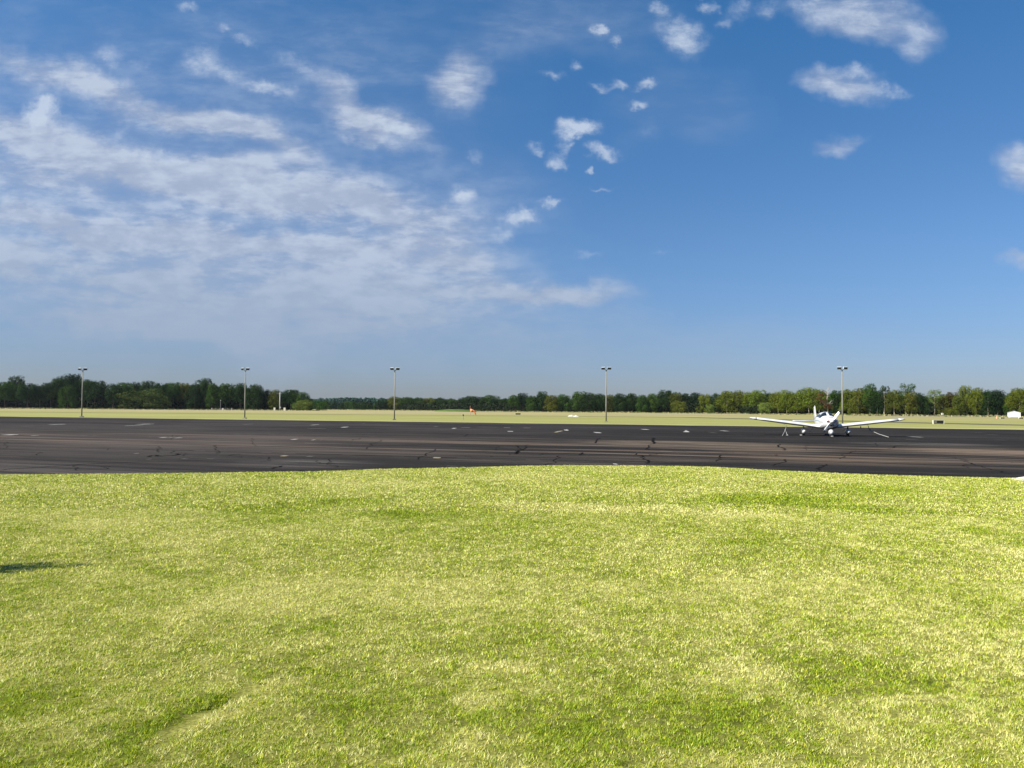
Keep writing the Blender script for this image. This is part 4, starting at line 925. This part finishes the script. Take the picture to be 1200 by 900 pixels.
# tail
def fin_sec(z, le, te, th): return [Vector((le + (te - le) * px, pz * (th / 0.15) * 0.5, z)) for px, pz in AF]
bm = bmesh.new(); loft(bm, [fin_sec(1.10, -3.35, -4.45, .14), fin_sec(1.35, -3.72, -4.50, .12), fin_sec(1.9, -4.05, -4.56, .09), fin_sec(2.17, -4.20, -4.60, .07), fin_sec(2.22, -4.28, -4.58, .03)]); fin = bm_obj('tail_fin', bm, WHITE, plane, True)
bm = bmesh.new(); loft(bm, [fin_sec(1.02, -4.47, -4.80, .06), fin_sec(1.6, -4.54, -4.82, .05), fin_sec(2.14, -4.60, -4.80, .04)]); bm_obj('rudder', bm, WHITE, fin, True)
for s in (1, -1):
    bm = bmesh.new(); loft(bm, [[Vector((-4.05 - 0.05 * (y > 1.8) - px * (0.76 if y < 1.8 else 0.6), s * y, 1.02 + pz * 0.5)) for px, pz in AF] for y in (0.05, 0.8, 1.5, 1.65)]); bm_obj('stabilator', bm, WHITE, plane, True)
bm = bmesh.new(); add_tube(bm, [(-0.5, 0, 1.73), (-0.58, 0, 2.02)], [0.02, 0.006], 6); bm_obj('aerial', bm, BLK, plane)
bm = bmesh.new(); add_box(bm, (0.3, 2.35, 0.64), (0.22, 0.03, 0.16), bevel=0.01); bm_obj('pitot_mast', bm, BLK, plane)
bm = bmesh.new(); add_box(bm, (-0.45, -0.95, 0.30), (0.30, 0.22, 0.03), bevel=0.008); add_tube(bm, [(-0.45, -0.80, 0.62), (-0.45, -0.92, 0.31)], 0.015, 6); bm_obj('boarding_step', bm, STEEL, plane)
bm = bmesh.new(); add_tube(bm, [(1.4, -0.30, 0.56), (1.35, -0.34, 0.38)], 0.03, 8); bm_obj('exhaust_pipe', bm, MET, plane)

PM = Matrix.Translation(CTR) @ Matrix.Rotation(plane.rotation_euler.z, 4, 'Z')
ROPE = simple_mat('white_rope', (0.42, 0.41, 0.38), 0.8, var=0.15, scale=8)
STRAP = simple_mat('dark_strap', (0.03, 0.03, 0.03), 0.8, var=0.2)
# local +y is the picture's right
ringL = PM @ Vector((0.1, -2.72, 0.66 + 2.25 * math.tan(rd(7)) - 0.2)); ringR = PM @ Vector((0.1, 2.9, 0.66 + 2.4 * math.tan(rd(7)) - 0.2))
gl1 = at(916.5, 510.8); gl2 = at(923.0, 510.4); kn = ringL.lerp((gl1 + gl2) / 2, 0.45) + Vector((-0.05, 0, -0.02))
bm = bmesh.new(); add_tube(bm, [ringL, kn], 0.011, 6); add_tube(bm, [kn, kn.lerp(gl1, .5) + Vector((0, 0, -.03)), gl1], 0.014, 6); add_tube(bm, [kn, gl2], 0.014, 6); add_box(bm, gl2 + Vector((-.03, 0, 0.03)), (0.13, 0.10, 0.04), bevel=0.01); add_tube(bm, [kn + Vector((0, 0, -.06)), kn + Vector((0, 0, .05))], 0.025, 8)
o = bm_obj('tie_down_rope', bm, ROPE); tag(o, 'white forked tie-down rope under the left-hand wing of the aeroplane', 'rope')
gr_ = at(1041.5, 512.6); k1 = atD(1020.5, 56.0, zat(1020.5, 504.6, 56.0))
bm = bmesh.new(); add_tube(bm, [ringR, ringR.lerp(k1, 0.5) + Vector((-0.06, 0, 0)), k1], 0.022, 6); o = bm_obj('dark_strap', bm, STRAP); tag(o, 'dark strap hanging from the right-hand wing to the white tie-down tube', 'strap')
bm = bmesh.new(); add_tube(bm, [k1, k1.lerp(gr_, 0.5) + Vector((0, 0, -0.03)), gr_ + Vector((0, 0, 0.02))], 0.013, 8); add_box(bm, k1, (0.16, 0.08, 0.10), bevel=0.02)
o = bm_obj('tie_down_rope', bm, ROPE); tag(o, 'pale taut tie-down line slanting from the right-hand wing to the asphalt', 'rope')
CH = simple_mat('chock_paint', (0.25, 0.24, 0.22), 0.7, var=0.2)
def chock(p, rz, label):
    bm = bmesh.new(); v = [bm.verts.new(q) for q in [(-.07, -.05, 0), (.07, -.05, 0), (.07, .05, 0), (-.07, .05, 0), (-.07, -.01, .07), (.07, -.01, .07), (.07, .01, .07), (-.07, .01, .07)]]
    for f in ((3, 2, 1, 0), (4, 5, 6, 7), (0, 1, 5, 4), (2, 3, 7, 6), (1, 2, 6, 5), (3, 0, 4, 7)): bm.faces.new([v[i] for i in f])
    o = bm_obj('wheel_chock', bm, CH); o.location = p; o.rotation_euler = (0, 0, rz); tag(o, label, 'chock', 'wheel chocks by the aeroplane')
chock(PM @ Vector((2.32, 0.02, 0.004)), 0.2, 'pale wheel chock in front of the nose wheel of the aeroplane')
chock(PM @ Vector((0.32, -1.75, 0.004)), 0.2, 'pale wheel chock by the left-hand main wheel of the aeroplane')
# small white pointed block standing on the apron
for (px, py, s, lb) in ((804, 506.4, 1.0, 'bright white pointed block on the asphalt left of the aeroplane'), (663.6, 504.6, 0.7, 'small white pointed block on the asphalt beside the yellow dash')):
    p = at(px, py); bm = bmesh.new(); q = [(-.30, -.15, 0), (.28, -.12, 0), (.24, .15, 0), (-.22, .14, 0), (-.10, -.02, .16), (-.02, .04, .16)]
    v = [bm.verts.new(Vector(k) * s) for k in q]
    for f in ((3, 2, 1, 0), (0, 1, 5, 4), (1, 2, 5), (2, 3, 4, 5), (3, 0, 4)): bm.faces.new([v[i] for i in f])
    o = bm_obj('white_block', bm, PAINT_W); o.location = p + Vector((0, 0, 0.01)); tag(o, lb, 'block')

# ------------------------------------------------------------------ field furniture
ORG = simple_mat('orange_fabric', (0.85, 0.28, 0.09), 0.75, var=0.15, scale=2)
D = 205; c = atD(551.3, D)
ws = empty('windsock', c, 0, 'limp orange windsock on a short mast beyond the apron', 'windsock')
bm = bmesh.new(); zt = zat(551.3, 475.6, D); add_tube(bm, [(0, 0, -0.1), (0, 0, zt)], [0.06, 0.035], 8); bm_obj('mast', bm, simple_mat('mast_paint', (0.55, 0.30, 0.2), .6), ws)
bm = bmesh.new(); zr = zat(551, 481, D)
loft(bm, [[Vector((x, r * math.cos(a) * 0.6, z + r * math.sin(a))) for a in [2 * math.pi * k / 14 for k in range(14)]] for x, z, r in ((0.05, zr, .42), (0.45, zr - .03, .40), (0.85, zr - .10, .34))]); bm_obj('frame_cone', bm, ORG, ws, True)
bm = bmesh.new()
loft(bm, [[Vector((x + r * math.cos(a), r * math.sin(a) * 0.7, z - 0.10 * math.cos(a))) for a in [2 * math.pi * k / 14 for k in range(14)]] for x, z, r in ((0.86, zr + .12, .30), (1.05, zr - .25, .27), (1.28, zr - .70, .22), (1.45, zr - 1.15, .16))]); bm_obj('sock', bm, ORG, ws, True)
D = 123; c = atD(543.2, D)
mp = empty('marker_post', c, 0, 'short dark-topped marker post in the grass left of the windsock', 'post')
bm = bmesh.new(); add_tube(bm, [(0, 0, -.05), (0, 0, .72)], 0.045, 8); bm_obj('post', bm, STEEL, mp)
bm = bmesh.new(); add_tube(bm, [(0, 0, .60), (0, 0, .68), (0, 0, .84), (0, 0, .88)], [.06, .12, .11, .05], 10); bm_obj('light_cap', bm, BLK, mp)
SIGNB = simple_mat('sign_black', (0.012, 0.012, 0.012), 0.6); SIGNG = simple_mat('sign_grey', (0.16, 0.15, 0.12), 0.6); SIGNF = simple_mat('sign_frame', (0.60, 0.58, 0.48), 0.6)
def sign(px, D, w, h, label, two=False, rz=0.0, legh=0.08):
    s = empty('airfield_sign', atD(px, D), rz, label, 'sign')
    bm = bmesh.new(); add_box(bm, (0, 0, legh + h / 2), (w, 0.12, h), bevel=0.01); bm_obj('sign_panel', bm, SIGNB, s)
    if two:
        bm = bmesh.new(); add_box(bm, (-w * 0.31, -0.068, legh + h / 2), (w * 0.26, 0.014, h * 0.72)); bm_obj('message_panel', bm, SIGNG, s)
    bm = bmesh.new(); add_box(bm, (0, 0, legh + h + 0.025), (w + 0.12, 0.2, 0.05), bevel=0.01)
    bm_obj('top_rail', bm, SIGNF, s)
    for k in (-1, 1):
        bm = bmesh.new(); add_box(bm, (k * (w / 2 + 0.035), 0, (legh + h) / 2), (0.06, 0.18, legh + h), bevel=0.008); bm_obj('side_rail', bm, SIGNF, s)
        bm = bmesh.new(); add_box(bm, (k * w * 0.3, 0, legh / 2 - 0.03), (0.06, 0.06, legh + 0.06)); bm_obj('leg', bm, STEEL, s)
    return s
sign(1099.5, 114, 1.55, 0.46, 'low black airfield sign with pale frame in the grass right of the aeroplane', True, 0.05)
sign(607.3, 235, 1.6, 0.42, 'small dark sign in the dry grass right of the windsock')
sign(1174.6, 215, 1.2, 0.30, 'small dark sign left of the white shed')
sign(1196.5, 215, 1.2, 0.30, 'small dark sign below the right corner of the white shed')
# orange marker near the shed
D = 215; s = empty('marker_cone', atD(1168, D), 0, 'faded orange marker cone in dry grass left of the white shed', 'marker')
bm = bmesh.new(); add_tube(bm, [(0, 0, 0), (0, 0, .75)], [.30, .06], 12); bm_obj('cone', bm, simple_mat('faded_orange', (0.62, 0.30, 0.16), .8, var=.2), s)
bm = bmesh.new(); add_box(bm, (0, 0, 0.02), (.7, .7, .05), bevel=.01); bm_obj('base', bm, BLK, s)
# two white marker boards
WB = simple_mat('white_board', (0.5, 0.48, 0.42), 0.6, var=.1)
for (px, D, w, lb) in ((669.5, 190, 1.6, 'left of the two low white marker boards in the grass'), (675.2, 182, 1.0, 'right, nearer one of the two low white marker boards in the grass')):
    s = empty('marker_board', atD(px, D), 0.1, lb, 'marker')
    bm = bmesh.new(); rings = [[Vector((x, -0.5, 0.02)), Vector((x, 0.0, hh)), Vector((x, 0.5, 0.02))] for x, hh in ((-w / 2, .10), (-w * .3, .30), (w * .1, .46), (w / 2, .22))]
    loft(bm, rings); bm_obj('board', bm, WB, s)
    bm = bmesh.new()
    for k in (-1, 1): add_box(bm, (k * w * 0.25, 0, 0.02), (0.06, 0.9, 0.06))
    bm_obj('frame', bm, STEEL, s)
# white shed
D = 285; c = atD(1188.3, D); sh = empty('shed', c, -0.55, 'small white gabled metal shed at the foot of the trees at far right', 'shed')
SHW = simple_mat('white_sheet_metal', (0.60, 0.60, 0.57), 0.5, var=.06); SHR = simple_mat('shed_roof_metal', (0.5, 0.5, 0.47), 0.45, var=.08)
w, d, h, rh = 4.0, 5.0, 1.75, 0.55
bm = bmesh.new(); loft(bm, [[Vector((-w / 2, y, -0.05)), Vector((w / 2, y, -0.05)), Vector((w / 2, y, h)), Vector((0, y, h + rh)), Vector((-w / 2, y, h))] for y in (0, d)]); wall = bm_obj('wall', bm, SHW, sh)
for k in (-1, 1):
    a = Vector((0, 0, h + rh + 0.03)); b2 = Vector((k * (w / 2 + 0.15), 0, h - 0.01)); bm = bmesh.new()
    loft(bm, [[a + Vector((0.001 * k, y, 0)), b2 + Vector((0, y, 0)), b2 + Vector((0, y, 0.06)), a + Vector((0.001 * k, y, 0.06))] for y in (-0.15, d + 0.15)]); bm_obj('roof_panel', bm, SHR, sh)
for k in (-1, 1):
    bm = bmesh.new(); add_box(bm, (k * 0.62, -0.03, 0.82), (1.2, 0.05, 1.6), bevel=.01); dr = bm_obj('door', bm, SHR, sh)
    bm = bmesh.new(); add_box(bm, (k * 0.12, -0.075, 0.85), (0.04, 0.04, 0.2)); bm_obj('handle', bm, STEEL, dr)
for i in range(12):
    x = -1.9 + i * 3.8 / 11
    if abs(x) < 1.25: continue
    bm = bmesh.new(); add_box(bm, (x, -0.012, h / 2), (0.06, 0.03, h - 0.1)); bm_obj('rib', bm, SHW, sh)
# small white box by the trees
D = 318; s = empty('equipment_box', atD(1104.2, D), 0, 'small bright white box at the foot of the trees above the black sign', 'box')
bm = bmesh.new(); add_box(bm, (0, 0, 0.95), (0.75, 0.5, 0.8), bevel=.03); bm_obj('cabinet', bm, WB, s); bm = bmesh.new(); add_tube(bm, [(0, 0, 0), (0, 0, .6)], .05, 8); bm_obj('post', bm, STEEL, s)
# masts and fence at the foot of the left wood
GRM = simple_mat('grey_mast', (0.38, 0.37, 0.36), .7)
D = 440
s = empty('mast', atD(258.8, D), 0, 'thin grey mast by the rail fence left of the second light pole', 'mast')
bm = bmesh.new(); add_tube(bm, [(0, 0, 0), (0, 0, 5.6)], [.16, .12], 8); bm_obj('mast_tube', bm, simple_mat('dull_mast', (0.16, 0.15, 0.16), .7), s); bm = bmesh.new(); add_box(bm, (0, 0, 5.5), (.5, .3, .3), bevel=.03); bm_obj('mast_head', bm, GRM, s)
s = empty('equipment_box', atD(261.4, D - 2), 0, 'small white equipment box beside the thin grey mast left of the second light pole', 'box')
bm = bmesh.new(); add_box(bm, (0, 0, .6), (.75, .6, .9), bevel=.04); bm_obj('cabinet', bm, WB, s); bm = bmesh.new(); add_box(bm, (0, 0, .06), (1.0, .8, .14)); bm_obj('plinth', bm, CONC, s)
s = empty('rail_fence', atD(260, D + 2), 0, 'low rail fence at the foot of the left wood behind the thin mast', 'fence')
x0 = (248.5 - 260) / F * D; x1 = (272 - 260) / F * D
for k in range(6):
    x = x0 + (x1 - x0) * k / 5; bm = bmesh.new(); add_box(bm, (x, 0, .55), (.14 if k not in (0, 5) else .45, .14, 1.2), bevel=.02); bm_obj('fence_post', bm, GRM, s)
for z in (.55, 1.0):
    bm = bmesh.new(); add_box(bm, ((x0 + x1) / 2, -.1, z), (x1 - x0, .04, .09)); bm_obj('rail', bm, SIGNG, s)
D = 445
s = empty('utility_pole', atD(328.2, D), 0, 'pale weathered pole in front of the left wood between two pale cabinets', 'pole')
bm = bmesh.new(); add_tube(bm, [(0, 0, -.1), (0, 0, 5), (0, 0, 10.5)], [.34, .28, .2], 10); bm_obj('pole_shaft', bm, GRM, s, True)
bm = bmesh.new(); add_box(bm, (.35, -.1, 1.7), (.7, .5, .9), bevel=.04); bm_obj('junction_box', bm, GRM, s)
bm = bmesh.new(); add_box(bm, (0, 0, 9.8), (1.8, .12, .12)); bm_obj('crossarm', bm, GRM, s)
for px, w, lb in ((322.2, 1.0, 'left pale cabinet beside the weathered pole'), (334.0, 1.1, 'right pale cabinet beside the weathered pole')):
    s = empty('equipment_cabinet', atD(px, D), 0, lb, 'cabinet'); bm = bmesh.new(); add_box(bm, (0, 0, .85), (w, .8, 1.5), bevel=.04); bm_obj('cabinet', bm, SIGNF, s)
    bm = bmesh.new(); add_box(bm, (0, 0, .05), (w + .3, 1.1, .14)); bm_obj('plinth', bm, CONC, s)

# ------------------------------------------------------------------ haze
HZ = bpy.data.materials.new('haze_air'); HZ.use_nodes = True; N = NT(HZ.node_tree); HZ.node_tree.nodes.remove(HZ.node_tree.nodes['Principled BSDF'])
pv = N.node('ShaderNodeVolumePrincipled'); pv.inputs['Color'].default_value = (0.80, 0.90, 1.0, 1); pv.inputs['Density'].default_value = 0.00003; pv.inputs['Anisotropy'].default_value = 0.2
N.put(HZ.node_tree.nodes['Material Output'].inputs['Volume'], pv.outputs[0])
bm = bmesh.new(); add_box(bm, (0, 2800, 16.0), (10400, 6700, 34.0)); o = bm_obj('haze', bm, HZ); tag(o, 'thin summer haze over the whole airfield', 'haze', kind='stuff')
